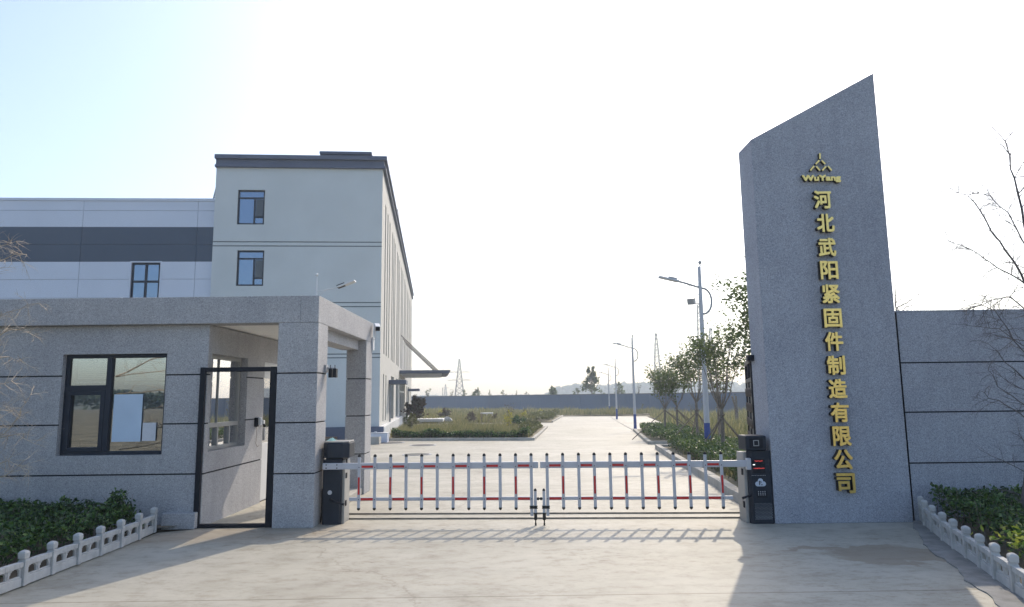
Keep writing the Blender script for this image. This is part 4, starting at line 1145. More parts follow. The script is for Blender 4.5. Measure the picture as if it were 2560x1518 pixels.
for p_, q_ in ((A_, Cc), (Cc, B_)):
    mb.quad((p_.x, p_.y, GZ-0.6), (q_.x, q_.y, GZ-0.6), (q_.x, q_.y, ZC), (p_.x, p_.y, ZC))
mb.quad((A_.x, A_.y, ZC), (OC.x, OC.y, ZC), (B_.x, B_.y, ZC), (Cc.x, Cc.y, ZC))
mb.build('rear_wall', M['office_wall'], off)
for (u0, u1, z0, z1) in wr:
    h = z1-z0; uu = u1-u0; us = u0+uu*0.62
    zt = z1-h*0.25
    bars = [(u0+0.06, u1-0.06, zt, zt+0.07, 0.01), (us-0.035, us+0.035, z0+0.05, zt, 0.01), (us+0.035, u1-0.06, z0+h*0.20, z0+h*0.20+0.07, 0.01)]
    f = win(off, OF, u0+0.004, u1-0.004, z0+0.004, z1-0.004, 0.06, bars, M['frame'], M['mirror'], 0.075)
    MB().fbox(OF, us+0.06, u1-0.09, z0+h*0.20+0.08, zt-0.03, 0.07, 0.085).build('sash', M['darkglass'], f)
for (u0, u1, z0, z1) in slots+gslots:
    mb = MB().fbox(OS, u0, u0+0.05, z0, z1, 0.22, 0.29).fbox(OS, u1-0.05, u1, z0, z1, 0.22, 0.29)
    z = z0
    while z < z1-0.1:
        mb.fbox(OS, u0+0.05, u1-0.05, z, z+0.06, 0.22, 0.29); z += 1.25
    f = mb.build('window', M['frame'], off)
    MB().fbox(OS, u0+0.03, u1-0.03, z0+0.02, z1-0.02, 0.25, 0.26).build('pane', M['darkglass'], f)
for (u0, u1, z0, z1) in big:
    win(off, OS, u0, u1, z0, z1, 0.18, [((u0+u1)/2-0.04, (u0+u1)/2+0.04, z0+0.08, z1-0.08, 0.01), (u0+0.08, u1-0.08, z1-0.8, z1-0.72, 0.006)], M['frame'], M['darkglass'], 0.08)
f = win(off, OS, ent[0], ent[1], GZ-0.2, ent[3], 0.08, [(u-0.06, u+0.06, GZ-0.1, ent[3]-0.1, 0.02) for u in (20.3, 22.6, 24.9)] + [(ent[0]+0.1, ent[1]-0.1, 2.0, 2.12, 0.012)], M['frame_white'], M['darkglass'], 0.14, name='entrance_door')
# plinth, cornice, roof blocks
mb = MB().fbox(OF, -FW, 0.22, GZ-0.3, 0.28, -0.22, -0.002).fbox(OF, -FW, 0.22, 0.28, 0.31, -0.20, -0.002)
mb.build('plinth', M['slate'], off, bevel=0.01)
MB().fbox(OS, -0.16, 18.0, GZ-0.6, 0.30, -0.24, -0.002).build('plinth', M['frame_white'], off, bevel=0.01)
MB().fbox(OS, 27.6, FL, GZ-0.6, 0.30, -0.24, -0.002).build('plinth', M['frame_white'], off, bevel=0.01)
mb = MB()
for (z0, z1, pr) in ((ZC-0.02, ZC+0.10, 0.15), (ZC+0.10, ZC+0.38, 0.07), (ZC+0.38, ZC+0.58, 0.20)):
    P = lambda u, v: OC+UFv*u+UD*v
    pts = [P(-FW-pr*0.3, -pr), P(pr, -pr), P(pr, FL+pr), P(-FW-pr*0.3, FL+pr)]
    mb.hexa([(q.x, q.y, z0) for q in pts]+[(q.x, q.y, z1) for q in pts])
mb.build('cornice', M['slate'], off, bevel=0.015)
def roof_block(xa, xb, yt, dv, ln, flare):
    P = lambda u, v: OC+UFv*u+UD*v
    Yp = OC.y+dv-0.3
    pa, pb = at(xa, yt, Yp), at(xb, yt, Yp)
    zt = (pa.z+pb.z)/2
    u0, u1 = (pa-OC-UD*dv).dot(UFv), (pb-OC-UD*dv).dot(UFv)
    mb = MB()
    for (z0, z1, pr) in ((ZC+0.5, zt-0.14, -flare), (zt-0.14, zt, 0.0)):
        pts = [P(u0-pr, dv-pr), P(u1+pr, dv-pr), P(u1+pr, dv+ln+pr), P(u0-pr, dv+ln+pr)]
        mb.hexa([(q.x, q.y, z0) for q in pts]+[(q.x, q.y, z1) for q in pts])
    return mb.build('roof_block', M['slate'], off, bevel=0.02)
roof_block(780, 907, 367, 0.9, 5.0, 0.22)
P = lambda u, v: OC+UFv*u+UD*v
q0, q1 = P(-0.6, 13.2), P(0.05, 15.0)
MB().hexa([(x_, y_, z_) for z_ in (ZC+0.6, ZC+1.7) for x_, y_ in ((q0.x, q0.y), (q1.x+0.2, q0.y), (q1.x, q1.y), (q0.x-.2, q1.y))]).build('roof_block', M['steel'], off, bevel=0.02)
# entrance canopy on rods
cz0, cz1, cd = 3.30, 3.52, 3.55
can = MB().fbox(OS, 17.6, 27.9, cz0+0.05, cz1, -cd, -0.02).fbox(OS, 17.5, 28.0, cz1-0.08, cz1+0.02, -cd-0.1, -cd-0.002).fbox(OS, 17.48, 17.598, cz0, cz1+0.02, -cd, -0.02)
can = can.build('canopy', M['slate'], off, bevel=0.015)
mb = MB()
for k in range(6): mb.fbox(OS, 17.9+k*1.75, 18.6+k*1.75, cz0-0.03, cz0+0.045, -cd+0.5, -0.05)
mb.build('soffit_slat', M['panel'], can)
mb = MB()
for k, s_ in enumerate((18.6, 21.3, 24.0, 26.7)):
    a_ = OC+UD*s_-NDd*(-0.05)+V((0, 0, 6.15)); b_ = OC+UD*s_+NDd*(cd-0.75)+V((0, 0, cz1))
    MB().tube([a_, b_], 0.035, 6).build('tie_rod', M['frame'], can)
for s_, w_, z_ in ((6.3, 0.95, 2.35), (33.4, 1.1, 2.2)):
    MB().fbox(OS, s_-0.2, s_+2.2, z_, z_+0.22, -w_, -0.01).build('door_hood', M['slate'], off, bevel=0.01)
MB().tube([OC+UD*6.2+NDd*0.09+V((0, 0, 2.3)), OC+UD*6.2+NDd*0.09+V((0, 0, -0.2)), OC+UD*6.2+NDd*0.35+V((0, 0, -0.32))], 0.05, 7).build('downpipe', M['steel'], off)
MB().fbox(OS, 9.6, 11.5, GZ-0.5, gz(41)+0.16, -1.75, -0.25).build('entrance_step', M['frame_white'], off, bevel=0.015)

# ------------------------------------------------------------------ factory hall on the left
FO = OC-UFv*FW-NF*0.35+V((0.03, 0, 0)); UFA = V((1, 0.055, 0)).normalized(); NFA = V((UFA.y, -UFA.x, 0))
fac = thing('factory_hall', 'long pale blue clad factory hall with one dark band', 'factory', (FO.x-10, FO.y, GZ))
FA = (FO, UFA, NFA)
def on_fac(x, y):
    d_ = ray(x, y); o_ = V((0, 0, EYE))
    p_ = o_+d_*((FO-o_).dot(NFA)/d_.dot(NFA))
    return (p_-FO).dot(UFA), p_.z
zt = on_fac(300, 490)[1]; zb1 = on_fac(300, 555)[1]; zb0 = on_fac(300, 640)[1]
seam = [z for z in (on_fac(300, 515)[1], on_fac(300, 598)[1], on_fac(300, 683)[1], on_fac(300, 728)[1], 4.2, 2.9, 1.5)]
vs_ = [on_fac(x, 600)[0] for x in (198, 480, -85)]
u0, z1 = on_fac(322, 642); u1, z0 = on_fac(387, 740); z0 = 5.0
sr = [(-30, 0, z-0.012, z+0.012, 0.02, False) for z in seam] + [(u-0.012, u+0.012, GZ-0.5, zt, 0.02, False) for u in vs_]
wn_ = (u0, u1, z0, z1, 0.14, True)
clip = lambda lo, hi: [(a_, b_, max(c_, lo), min(d_, hi), e_, f_) for a_, b_, c_, d_, e_, f_ in sr+[wn_] if min(d_, hi) > max(c_, lo)]
MB().relief(FA, -30, 0, GZ-0.5, zb0, clip(GZ-0.5, zb0)).relief(FA, -30, 0, zb1, zt, clip(zb1, zt)).build('cladding', [M['panel'], M['seam']], fac)
MB().relief(FA, -30, 0, zb0, zb1, clip(zb0, zb1)).build('dark_band', [M['panel_dark'], M['panel_dark']], fac)
A_ = FO-UFA*30
mb = MB()
Bk = V((0, 26, 0))
mb.quad((A_.x, A_.y, zt-0.02), (FO.x, FO.y, zt-0.02), (FO.x, FO.y+26, zt-0.02), (A_.x, A_.y+26, zt-0.02)).quad((A_.x, A_.y, GZ-0.5), (A_.x, A_.y+26, GZ-0.5), (A_.x, A_.y+26, zt-0.02), (A_.x, A_.y, zt-0.02)).quad((A_.x, A_.y+26, GZ-0.5), (FO.x, FO.y+26, GZ-0.5), (FO.x, FO.y+26, zt-0.02), (A_.x, A_.y+26, zt-0.02))
mb.build('roof', M['panel'], fac)
MB().fbox(FA, -30, -0.01, zt-0.03, zt+0.10, -0.05, 0.3).build('roof_trim', M['panel'], fac, bevel=0.01)
um, zm = (u0+u1)/2, on_fac(350, 688)[1]
f = win(fac, FA, u0+0.004, u1-0.004, z0, z1-0.004, 0.05, [(um-0.05, um+0.05, z0+.06, z1-.06, 0.01), (u0+.06, u1-.06, zm-0.05, zm+0.05, 0.006)], M['frame'], M['mirror'], 0.09)
MB().fbox(FA, u0-0.06, u0, z0, z1+0.06, -0.02, 0.03).fbox(FA, u1, u1+0.06, z0, z1+0.06, -0.02, 0.03).fbox(FA, u0, u1, z1, z1+0.06, -0.02, 0.03).build('trim', M['panel'], f)
lad = thing('roof_ladder', 'thin grey metal ladder leaning between factory roof and office wall', 'ladder', (FO.x-0.3, FO.y+0.8, zt))
a0, a1 = at(521, 489, FO.y+1.0), at(531, 450, FO.y+1.0)
b0_, b1_ = at(528.5, 489, FO.y+1.0), at(541, 450, FO.y+1.0)
MB().tube([a0, a1], 0.035, 6).tube([b0_, b1_], 0.035, 6).build('stile', M['steel'], lad)
mb = MB()
for k in range(4): mb.tube([a0.lerp(a1, 0.15+k*0.25), b0_.lerp(b1_, 0.15+k*0.25)], 0.022, 5)
mb.build('rung', M['steel'], lad)

# ------------------------------------------------------------------ street lamps
def street_lamp(loc):
    x, y, z = loc
    t = thing('street_lamp', 'nearest street lamp with white post, blue foot and side floodlight', 'street lamp', loc, 'street lamps along the road')
    MB().tube([(x, y, z+0.92), (x, y, z+4.6), (x, y, z+5.26)], [0.085, 0.055, 0.048], 12).build('post', M['lamp_grey'], t)
    MB().tube([(x, y, z-0.05), (x, y, z+0.92)], [0.095, 0.086], 12).build('painted_foot', M['blue'], t)
    MB().tube([(x+0.03, y, z+5.26), (x+0.03, y, z+5.33)], 0.02, 6).ball((x+0.03, y, z+5.38), 0.055).build('finial', M['steel'], t)
    pts = [(x+0.05, y, z+3.92)]
    for k in range(9):
        an = -math.pi/2+math.pi*k/8*0.92
        pts.append((x+0.08+0.24*math.cos(an), y, z+4.28+0.36*math.sin(an)))
    pts += [(x, y, z+4.66), (x-0.45, y, z+4.80), (x-0.66, y, z+4.855)]
    arm = MB().tube(pts, 0.030, 8).build('arm', M['steel'], t, smooth=True)
    MB().tube([(x-0.04, y, z+4.44), (x-0.38, y, z+4.77)], 0.010, 5).build('brace', M['steel'], t)
    d_ = V((-1, 0, 0.235)).normalized(); s_ = V((0, 1, 0)); u_ = s_.cross(d_)
    c_ = V((x-0.92, y, z+4.915))
    h_ = obox(MB(), c_, d_, s_, u_, 0.30, 0.10, 0.028).build('lamp_head', M['lamp_grey'], t, bevel=0.012)
    obox(MB(), c_-d_*0.12+V((0, 0, 0.05)), d_, s_, u_, 0.12, 0.07, 0.03).build('driver_box', M['steel'], h_, bevel=0.01)
    return t
l1 = gr(1732, 1118)
lamp = street_lamp((l1.x, l1.y, gz(l1.y)))
lamp.scale = (1, 1, 1.055)
fz = at(1690, 738, l1.y)
d_ = V((-0.5, -0.8, -0.3)).normalized(); s_ = V((0.85, -0.5, 0)).normalized(); u_ = s_.cross(d_)
fl = MB().tube([(l1.x, l1.y, fz.z-0.06), (fz.x+0.06, l1.y, fz.z-0.05), (fz.x+0.03, l1.y, fz.z)], 0.018, 6)
obox(fl, V((fz.x, l1.y, fz.z+0.02)), d_, s_, u_, 0.10, 0.10, 0.09)
extra = fl.build('floodlight', M['steel'], None, bevel=0.01)
lab = ['second street lamp from the gate on the kerb corner', 'third street lamp from the gate along the kerb', 'farthest street lamp along the road']
for (x, y), lb_ in zip(((1553, 1053), (1508, 1025), (1490, 1012)), lab):
    p = gr(x, y)
    dup(lamp, (p.x, p.y, gz(p.y)), lb_)
extra.parent = lamp
for v in extra.data.vertices:
    v.co -= lamp.location
    v.co.z /= 1.055

# ------------------------------------------------------------------ far boundary wall and beyond
fl_, fr_ = V((far_l[0], far_l[1], 0)), V((far_r[0], far_r[1], 0))
FWU = (fr_-fl_).normalized()
wl, wrr = fl_-FWU*40, fr_+FWU*60
zt0, zt1 = at(1010, 970, far_l[1]).z, at(1810, 961, far_r[1]).z
fwall = thing('perimeter_wall', 'long blue grey perimeter wall at the back of the site', 'wall', (0, 100, -0.7))
FN = V((FWU.y, -FWU.x, 0))
L = (wrr-wl).length
mb = MB()
n = int(L/4)
for k in range(n):
    a_, b_ = wl+FWU*(L*k/n), wl+FWU*(L*(k+1)/n-0.04)
    q_ = [a_, b_, b_-FN*0.25, a_-FN*0.25]
    zz = (zt0+zt1)/2
    mb.hexa([(v.x, v.y, -1.3) for v in q_]+[(v.x, v.y, zz) for v in q_])
mb.build('wall_panels', plain('blue_grey_wall', (0.085, 0.135, 0.215), 0.8, var=0.12, vscale=0.15), fwall)
mb = MB().fbox((wl, FWU, FN), 0, L, (zt0+zt1)/2, (zt0+zt1)/2+0.10, -0.06, 0.32)
mb.build('coping', plain('wall_coping', (0.12, 0.135, 0.16), 0.8), fwall)

def small_tree(name, label, cat, xb, yb, ytop, wpx, mat, n, seed, ls=None, trunk=0.3, ground=True, Y=None, group=None, shape='round', bark=None):
    """xb,yb foot in the photograph, ytop crown top, wpx crown width"""
    p = gr(xb, yb) if Y is None else at(xb, yb, Y)
    yy = p.y; base = gz(yy) if Y is None else gz(min(yy, 160))
    top = at(xb, ytop, yy).z-base
    hw = wpx*KD/FPX*yy/2
    rng = random.Random(seed)
    t = thing(name, label, cat, (p.x, yy, base), group)
    tk = MB(); lf = MB()
    r0 = max(0.02, 0.018*top)
    tk.tube([(p.x, yy, base-0.05), (p.x+rng.gauss(0, .03)*top*0.2, yy, base+top*trunk), (p.x, yy, base+top*0.9)], [r0, r0*0.8, r0*0.2], 6)
    ctr = []
    nb = 14
    for k in range(nb):
        f = (k+rng.random())/nb
        z_ = base+top*(trunk+(1-trunk)*f*0.97)
        if shape == 'round': rr = hw*math.sqrt(max(0.05, 1-(2*f-0.9)**2))
        elif shape == 'cone': rr = hw*(1.05-f)
        elif shape == 'flat': rr = hw*(1.0-0.6*f)
        elif shape == 'pear': rr = hw*min(1, 1.25-1.0*f)
        elif shape == 'fan': rr = hw*(0.35+0.65*f)
        else: rr = hw
        an = rng.uniform(0, 6.28)
        q = rng.uniform(0.35, 0.95)
        c_ = V((p.x+rr*q*math.cos(an), yy+rr*q*math.sin(an), z_))
        ctr.append((c_, rr))
        tk.tube([(p.x, yy, base+top*trunk*rng.uniform(0.85, 1.0)+(z_-base-top*trunk)*0.4), tuple(c_)], [r0*0.45, r0*0.12], 4, False)
    ls = ls or hw*(0.17 if Y else 0.13)
    for i in range(int(n*1.15)):
        c_, rr = rng.choice(ctr)
        leaf(lf, (c_.x+rng.gauss(0, rr*0.23), c_.y+rng.gauss(0, rr*0.23), c_.z+rng.gauss(0, hw*0.17)), ls*rng.uniform(.6, 1.3), rng, 0)
    tk.build('trunk', bark or M['bark'], t)
    lf.build('crown', mat, t)
    return t
GA = 'shrubs and small trees of the office garden'
small_tree('garden_tree', 'small yellow green tree at the left front of the office garden', 'tree', 1007, 1064, 1013, 30, M['leaf_olive'], 500, 61, trunk=0.4, group=GA)
small_tree('garden_tree', 'broad purple brown tree beside the office entrance', 'tree', 1019, 1042, 975, 64, M['leaf_red'], 800, 62, trunk=0.42, group=GA, shape='flat', ls=0.16)
small_tree('garden_shrub', 'dark blue green shrub against the office entrance wall', 'shrub', 993, 1046, 1017, 22, M['hedge'], 700, 63, trunk=0.1, group=GA)
small_tree('garden_shrub', 'round purple shrub with yellow top behind the white slab', 'shrub', 1084, 1028, 1003, 38, M['leaf_red'], 900, 64, trunk=0.1, group=GA)
small_tree('garden_shrub', 'low yellow leaved shrub rising behind the round purple shrub', 'shrub', 1080, 1022, 1002, 22, M['leaf_gold'], 300, 65, trunk=0.3, group=GA)
small_tree('garden_shrub', 'lollipop shaped brown shrub with yellow cap and thin stem', 'shrub', 1152, 1038, 1007, 26, M['leaf_red'], 700, 66, trunk=0.3, group=GA)
small_tree('garden_tree', 'slim dark tree right of the lollipop shaped shrub', 'tree', 1177, 1044, 1003, 14, M['leaf_red'], 110, 67, trunk=0.45, group=GA, shape='fan')
small_tree('garden_tree', 'short twiggy tree standing beside the slim dark tree', 'tree', 1195, 1044, 1020, 14, M['leaf_red'], 70, 68, trunk=0.35, group=GA, shape='fan')
small_tree('garden_tree', 'dark trunked tree with yellow leaves before the dark round bush', 'tree', 1244, 1055, 1003, 24, M['leaf_gold'], 420, 69, trunk=0.32, group=GA)
small_tree('garden_shrub', 'big dark round bush in the middle of the office garden', 'shrub', 1266, 1047, 1021, 42, M['hedge'], 1400, 70, trunk=0.05, group=GA)
small_tree('garden_shrub', 'round yellow topped shrub near the road side of the garden', 'shrub', 1284, 1032, 1006, 22, M['leaf_gold'], 600, 71, trunk=0.2, group=GA)
small_tree('garden_shrub', 'reddish shrub half hidden behind the round yellow topped shrub', 'shrub', 1284, 1022, 1001, 18, M['leaf_red'], 350, 72, trunk=0.1, group=GA)
small_tree('garden_shrub', 'low spreading yellow shrub near the far garden corner', 'shrub', 1322, 1019, 1005, 30, M['leaf_gold'], 500, 73, trunk=0.05, group=GA)
small_tree('garden_tree', 'leafless fan shaped tree in front of the far wall', 'tree', 1246, 1026, 985, 32, M['leaf_red'], 60, 74, trunk=0.2, group=GA, shape='fan')
small_tree('garden_shrub', 'purple bush right of the leafless garden tree', 'shrub', 1212, 1030, 1010, 20, M['leaf_red'], 300, 75, trunk=0.1, group=GA)
small_tree('garden_shrub', 'leafy shrub in a planter at the office corner', 'shrub', 907, 1075, 1046, 24, M['leaf_olive'], 500, 76, trunk=0.1, group=GA)
BW = 'trees showing above the far wall'
FY = 112
for i, (x, yt, w_, mat, n, sh, lb_) in enumerate((
    (1045, 951, 17, 'leaf', 220, 'fan', 'small airy tree over the far wall left of the small pylon'), (1104, 951, 14, 'leaf', 60, 'fan', 'faint sparse tree between the two left lattice towers'), (1135, 953, 16, 'leaf', 220, 'round', 'small tree right beside the foot of the large left lattice tower'),
    (1168, 951, 25, 'leaf', 420, 'round', 'rounded tree over the far wall, first right of the large lattice tower'), (1197, 954, 15, 'leaf', 200, 'cone', 'pointed little tree over the wall above the lollipop shrub'), (1230, 954, 17, 'leaf', 220, 'round', 'airy tree over the wall above the leafless garden tree'),
    (1263, 956, 15, 'leaf', 160, 'cone', 'spiky tree over the wall above the big dark bush'), (1287, 955, 13, 'leaf', 160, 'round', 'double crowned little tree over the wall above the yellow topped shrub'), (1324, 962, 8, 'leaf', 30, 'fan', 'faint thin tree over the wall left of the pale hill'),
    (1350, 946, 30, 'leaf', 700, 'round', 'broad rounded tree over the wall before the pale hill'), (1412, 950, 22, 'leaf', 300, 'round', 'low tree left of the tallest tree over the wall'), (1447, 897, 42, 'leaf', 800, 'pear', 'tallest tree rising over the far wall'),
    (1471, 953, 16, 'leaf', 160, 'round', 'low tree right of the tallest tree over the wall'), (1512, 934, 26, 'leaf', 420, 'round', 'tree over the wall behind the third street lamp'), (1562, 935, 20, 'leaf', 40, 'fan', 'bare thin tree over the wall behind the second street lamp'))):
    u_ = FWU; d_ = ray(x, 990); o_ = V((0, 0, EYE))
    pw = o_+d_*((fl_-o_).dot(FN)/d_.dot(FN))
    small_tree('far_tree', lb_, 'tree', x, 990, yt, w_, M[mat], n, 80+i, trunk=0.45, Y=pw.y+4.0+i % 3, group=BW, shape=sh)
p = at(1082, 970, 118)
t = thing('utility_pole', 'thin bare pole over the far wall left of the lattice towers', 'pole', (p.x, 140, -0.8))
MB().tube([(at(1082, 970, 140).x, 140, -0.8), (at(1082, 948, 140).x, 140, at(1082, 948, 140).z)], [0.09, 0.06], 6).tube([(at(1080, 951, 140).x, 140, at(1080, 951, 140).z), (at(1084, 951, 140).x, 140, at(1084, 951, 140).z)], 0.04, 5).build('pole_shaft', M['steel'], t)

# weedy saplings in the right-hand field
for i, (x, y, yt, w_, lb_) in enumerate(((1690, 1030, 985, 14, 'thin sapling in the field left of the tree beside the lamp'), (1722, 1022, 978, 14, 'thin sapling far back in the right field behind the dense tree'), (1570, 1010, 985, 14, 'bare sapling in the field behind the second street lamp'),
                                      (1755, 1018, 960, 24, 'slender green sapling in the field before the far wall'), (1712, 1085, 1045, 20, 'weedy white flowered shrub between the staked trees'))):
    small_tree('sapling', lb_, 'sapling', x, y, yt, w_, M['leaf_olive'], 120 if i != 4 else 260, 110+i, trunk=0.3, group='saplings in the right field', shape='fan')

# ------------------------------------------------------------------ lattice towers
def tower(label, x, ytop, ybase, wb, Y, arms, r):
    foot, topp = at(x, ybase, Y), at(x, ytop, Y)
    zb = -2.0
    H = topp.z-zb
    hw = wb*KD/FPX*Y/2*H/(topp.z-foot.z)
    t = thing('lattice_tower', label, 'lattice tower', (foot.x, Y, zb), 'power line towers beyond the wall')
    mb = MB()
    cx_ = foot.x
    W = lambda f: hw*(1-f)+0.010*H
    n = 11
    fs = [1-(1-k/n)**1.25 for k in range(n+1)]
    cor = lambda f: [V((cx_+sx*W(f), Y+sy*W(f), zb+H*f)) for sx, sy in ((-1, -1), (1, -1), (1, 1), (-1, 1))]
    for k in range(n):
        a_, b_ = cor(fs[k]), cor(fs[k+1])
        for j in range(4):
            mb.tube([a_[j], b_[j]], r, 4, False)
            j2 = (j+1) % 4
            mb.tube([a_[j], b_[j2]], r*0.6, 3, False); mb.tube([a_[j2], b_[j]], r*0.6, 3, False)
            mb.tube([b_[j], b_[j2]], r*0.6, 3, False)
    mb.build('mast', M['tower_steel'], t)
    for f, l in arms:
        am = MB()
        z_ = zb+H*f
        for sg in (-1, 1):
            tip = V((cx_+sg*hw*l, Y, z_))
            for sy in (-1, 1):
                am.tube([(cx_+sg*W(f), Y+sy*W(f), z_), tip], r*0.6, 3, False)
            am.tube([(cx_+sg*W(f+0.04), Y, z_+H*0.03), tip], r*0.6, 3, False)
        am.build('cross_arm', M['tower_steel'], t)
    return t
tower('large lattice tower behind the far wall left of the road', 1123, 878, 970, 19, 260, ((0.72, 2.2), (0.55, 2.4)), 0.11)
tower('tiny faint lattice tower far behind the left wall', 1089, 939, 970, 7, 420, ((0.8, 1.5),), 0.10)
tower('tall slim lattice tower above the airy staked tree', 1609, 815, 958, 16, 230, ((0.82, 0.9), (0.68, 1.0)), 0.10)
tower('narrow lattice tower hidden behind the nearest lamp post', 1717, 745, 950, 12, 200, ((0.88, 0.8), (0.75, 0.9)), 0.09)
tower('small lattice tower with cross arms peeping above the tree by the lamp', 1743, 802, 950, 13, 300, ((0.93, 1.0), (0.85, 1.2), (0.76, 1.0)), 0.12)

# far wooded rise, one mass
def forest(pts, Y0, Y1, n, ls, seed):
    rng = random.Random(seed); mb = MB()
    for i in range(n):
        k = rng.random()*(len(pts)-1); j = int(k); f = k-j
        x = pts[j][0]*(1-f)+pts[j+1][0]*f; y = pts[j][1]*(1-f)+pts[j+1][1]*f
        Y = rng.uniform(Y0, Y1)
        zt_ = at(x, y, Y).z
        zt_ = zt_*(0.86+0.3*noise.noise(V((x*0.06, Y*0.02, seed))) + 0.10*noise.noise(V((x*0.3, Y*.1, seed))))
        z = zt_*(1-abs(rng.gauss(0, 0.35)))
        leaf(mb, (at(x, y, Y).x, Y, max(-1, z)), ls*rng.uniform(.6, 1.3), rng, 0)
    return tag(mb.build('distant_woods', M['forest']), kind='stuff')
forest([(1335, 966), (1365, 946), (1400, 938), (1450, 944), (1500, 938), (1560, 934), (1620, 936), (1700, 936), (1780, 934), (1850, 936)], 600, 660, 16000, 2.2, 130)
forest([(960, 972), (1050, 968), (1150, 970), (1230, 968), (1330, 966)], 640, 700, 4000, 2.0, 131)
rng = random.Random(140); mb = MB()
for i in range(16000):
    x = rng.uniform(-160, 340); Y = -rng.uniform(150, 175)
    h_ = 5.0*(0.75+0.5*noise.noise(V((x*0.05, 3, 1)))+0.15*noise.noise(V((x*0.3, 3, 1))))
    leaf(mb, (x, Y, max(-0.5, h_*(1-abs(rng.gauss(0, 0.4))))), 1.1*rng.uniform(.6, 1.3), rng, 0)
tag(mb.build('distant_woods', M['forest']), kind='stuff')
sheet('hill', [(30, 590), (420, 590), (420, 800), (30, 800)], 0.4, M['grassland'], 50)

# ------------------------------------------------------------------ small things in the yard and garden
for x, y, r_, lb_ in ((949, 1083, 0.75, 'dark round manhole cover closest to the office corner'), (1034, 1089, 0.55, 'dark round manhole cover in front of the garden kerb'), (1019, 1112, 0.48, 'dark round manhole cover nearest the barrier')):
    p = gr(x, y)
    z = gz(p.y)
    t = thing('manhole_cover', lb_, 'manhole cover', (p.x, p.y, z), 'manhole covers in the yard')
    MB().tube([(p.x, p.y, z), (p.x, p.y, z+0.016)], r_, 28).build('rim', M['steel'], t)
    MB().tube([(p.x, p.y, z+0.004), (p.x, p.y, z+0.022)], r_*0.86, 28).build('lid', plain('cast_iron', (0.05, 0.05, 0.05), 0.6), t)
p = gr(928, 1083)
t = thing('utility_box', 'low white utility box in front of the office plinth', 'utility box', (p.x-0.05, p.y, gz(p.y)))
MB().box(p.x-0.42, p.x+0.35, p.y-0.1, p.y+0.35, gz(p.y), gz(p.y)+0.42).build('case', M['panel'], t, bevel=0.02)
MB().box(p.x-0.44, p.x+0.37, p.y-0.12, p.y+0.37, gz(p.y)+0.42, gz(p.y)+0.45).box(p.x-0.25, p.x-0.15, p.y, p.y+0.1, gz(p.y)+0.45, gz(p.y)+0.50).build('lid', M['frame_white'], t, bevel=0.01)
p = gr(908, 1087)
t = thing('planter', 'long grey planter box at the office corner', 'planter', (p.x, p.y, gz(p.y)))
MB().box(p.x-1.0, p.x+0.3, p.y+0.1, p.y+0.14, gz(p.y), gz(p.y)+0.3).box(p.x-1.0, p.x+0.3, p.y+0.55, p.y+0.59, gz(p.y), gz(p.y)+0.3).box(p.x+0.26, p.x+0.3, p.y+0.14, p.y+0.55, gz(p.y), gz(p.y)+0.3).build('trough', M['kerb'], t, bevel=0.01)
MB().box(p.x-1.0, p.x+0.26, p.y+0.14, p.y+0.55, gz(p.y)+0.02, gz(p.y)+0.26).build('soil', M['soil'], t)
# white slab (low stone table) and stone in the garden
p = gr(1054, 1035)
t = thing('stone_slab', 'long low white stone slab in the office garden', 'stone slab', (p.x, p.y, gz(p.y)))
hwx = 33*KD/FPX*p.y
MB().box(p.x-hwx, p.x+hwx*0.95, p.y-1.2, p.y+1.4, gz(p.y)+0.16, gz(p.y)+0.42).build('slab', M['frame_white'], t, bevel=0.03)
MB().box(p.x-hwx*0.8, p.x-hwx*0.6, p.y-1, p.y+1.2, gz(p.y), gz(p.y)+0.16).box(p.x+hwx*0.6, p.x+hwx*0.8, p.y-1, p.y+1.2, gz(p.y), gz(p.y)+0.16).build('foot', M['kerb'], t)
p = gr(1093, 1034)
mb = MB().ball((p.x, p.y, gz(p.y)+0.2), 0.45, 9, 6, 0.8)
rg = random.Random(4)
mb.v = [(x+rg.uniform(-.08, .08), y+rg.uniform(-.08, .08), z+rg.uniform(-.06, .06)) for x, y, z in mb.v]
tag(mb.build('rock', M['marble'], bevel=0.02), 'pale garden rock at the right end of the white slab', 'rock')
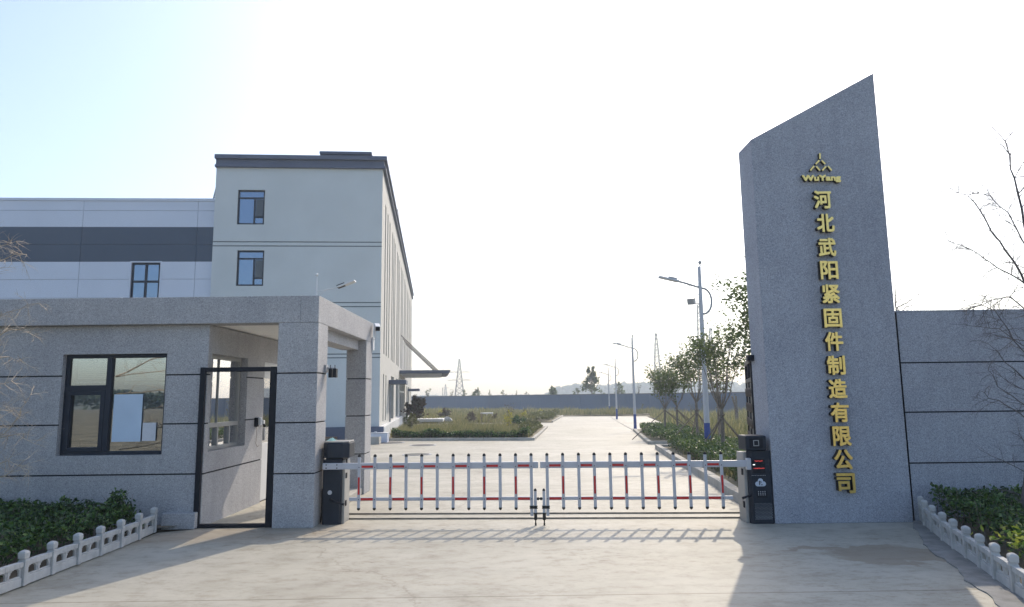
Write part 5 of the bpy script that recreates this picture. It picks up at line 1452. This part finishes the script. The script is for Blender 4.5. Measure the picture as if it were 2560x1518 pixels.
for x, y, wpx, lb_ in ((1190, 1016, 30, 'far pale pergola beam on posts in the garden'),):
    p = gr(x, 1026)
    zt_ = at(x, 1009, p.y).z
    t = thing('pergola', lb_, 'pergola', (p.x, p.y, gz(p.y)))
    hw = wpx*KD/FPX*p.y/2
    MB().box(p.x-hw, p.x+hw, p.y-0.6, p.y+0.6, zt_-0.12, zt_).build('beam', M['frame_white'], t, bevel=0.02)
    for sx in (-0.85, 0.0, 0.85):
        MB().box(p.x+sx*hw-0.06, p.x+sx*hw+0.06, p.y-0.06, p.y+0.06, gz(p.y), zt_-0.12).build('post', M['frame_white'], t)
# building leftovers seen through the porch
p = gr(812, 1084)
z = gz(p.y)
rg = random.Random(9)
t = thing('board_stack', 'low stack of brown boards at the foot of the office wall', 'board stack', (p.x-0.2, p.y, z))
for k in range(4):
    MB().box(p.x-0.9+rg.uniform(-.05, .05), p.x+0.2, p.y-0.2+k*0.03, p.y+0.35, z+k*0.075, z+k*0.075+0.065).build('board', M['wood'] if k < 3 else plain('brown_board', (0.22, 0.13, 0.08), 0.8), t, bevel=0.005)
for k, (dx, hh, lb_) in enumerate(((0.32, 0.30, 'small white carton left of the others by the office plinth'), (0.72, 0.42, 'taller pale carton in the middle by the office plinth'), (1.12, 0.34, 'pale carton nearest the rear porch pillar by the office plinth'))):
    t = thing('carton', lb_, 'carton', (p.x+dx, p.y+0.3, z), 'cartons by the office plinth')
    MB().box(p.x+dx-0.17, p.x+dx+0.17, p.y+0.15, p.y+0.5, z, z+hh).build('box_body', M['panel'], t, bevel=0.01)
    MB().box(p.x+dx-0.165, p.x+dx+0.0, p.y+0.155, p.y+0.495, z+hh, z+hh+0.02).build('flap', M['frame_white'], t)

# ------------------------------------------------------------------ haze
HZ = 0.0014
m = bpy.data.materials.new('haze_air'); m.use_nodes = True
nt = m.node_tree; nt.nodes.clear()
pv = nt.nodes.new('ShaderNodeVolumePrincipled')
pv.inputs['Color'].default_value = (0.78, 0.89, 1.0, 1)
pv.inputs['Density'].default_value = HZ
pv.inputs['Anisotropy'].default_value = 0.35
o_ = nt.nodes.new('ShaderNodeOutputMaterial'); nt.links.new(pv.outputs[0], o_.inputs['Volume'])
hz = MB().box(-640, 640, -140, 940, -4, 62).build('haze', m)
tag(hz, kind='stuff')
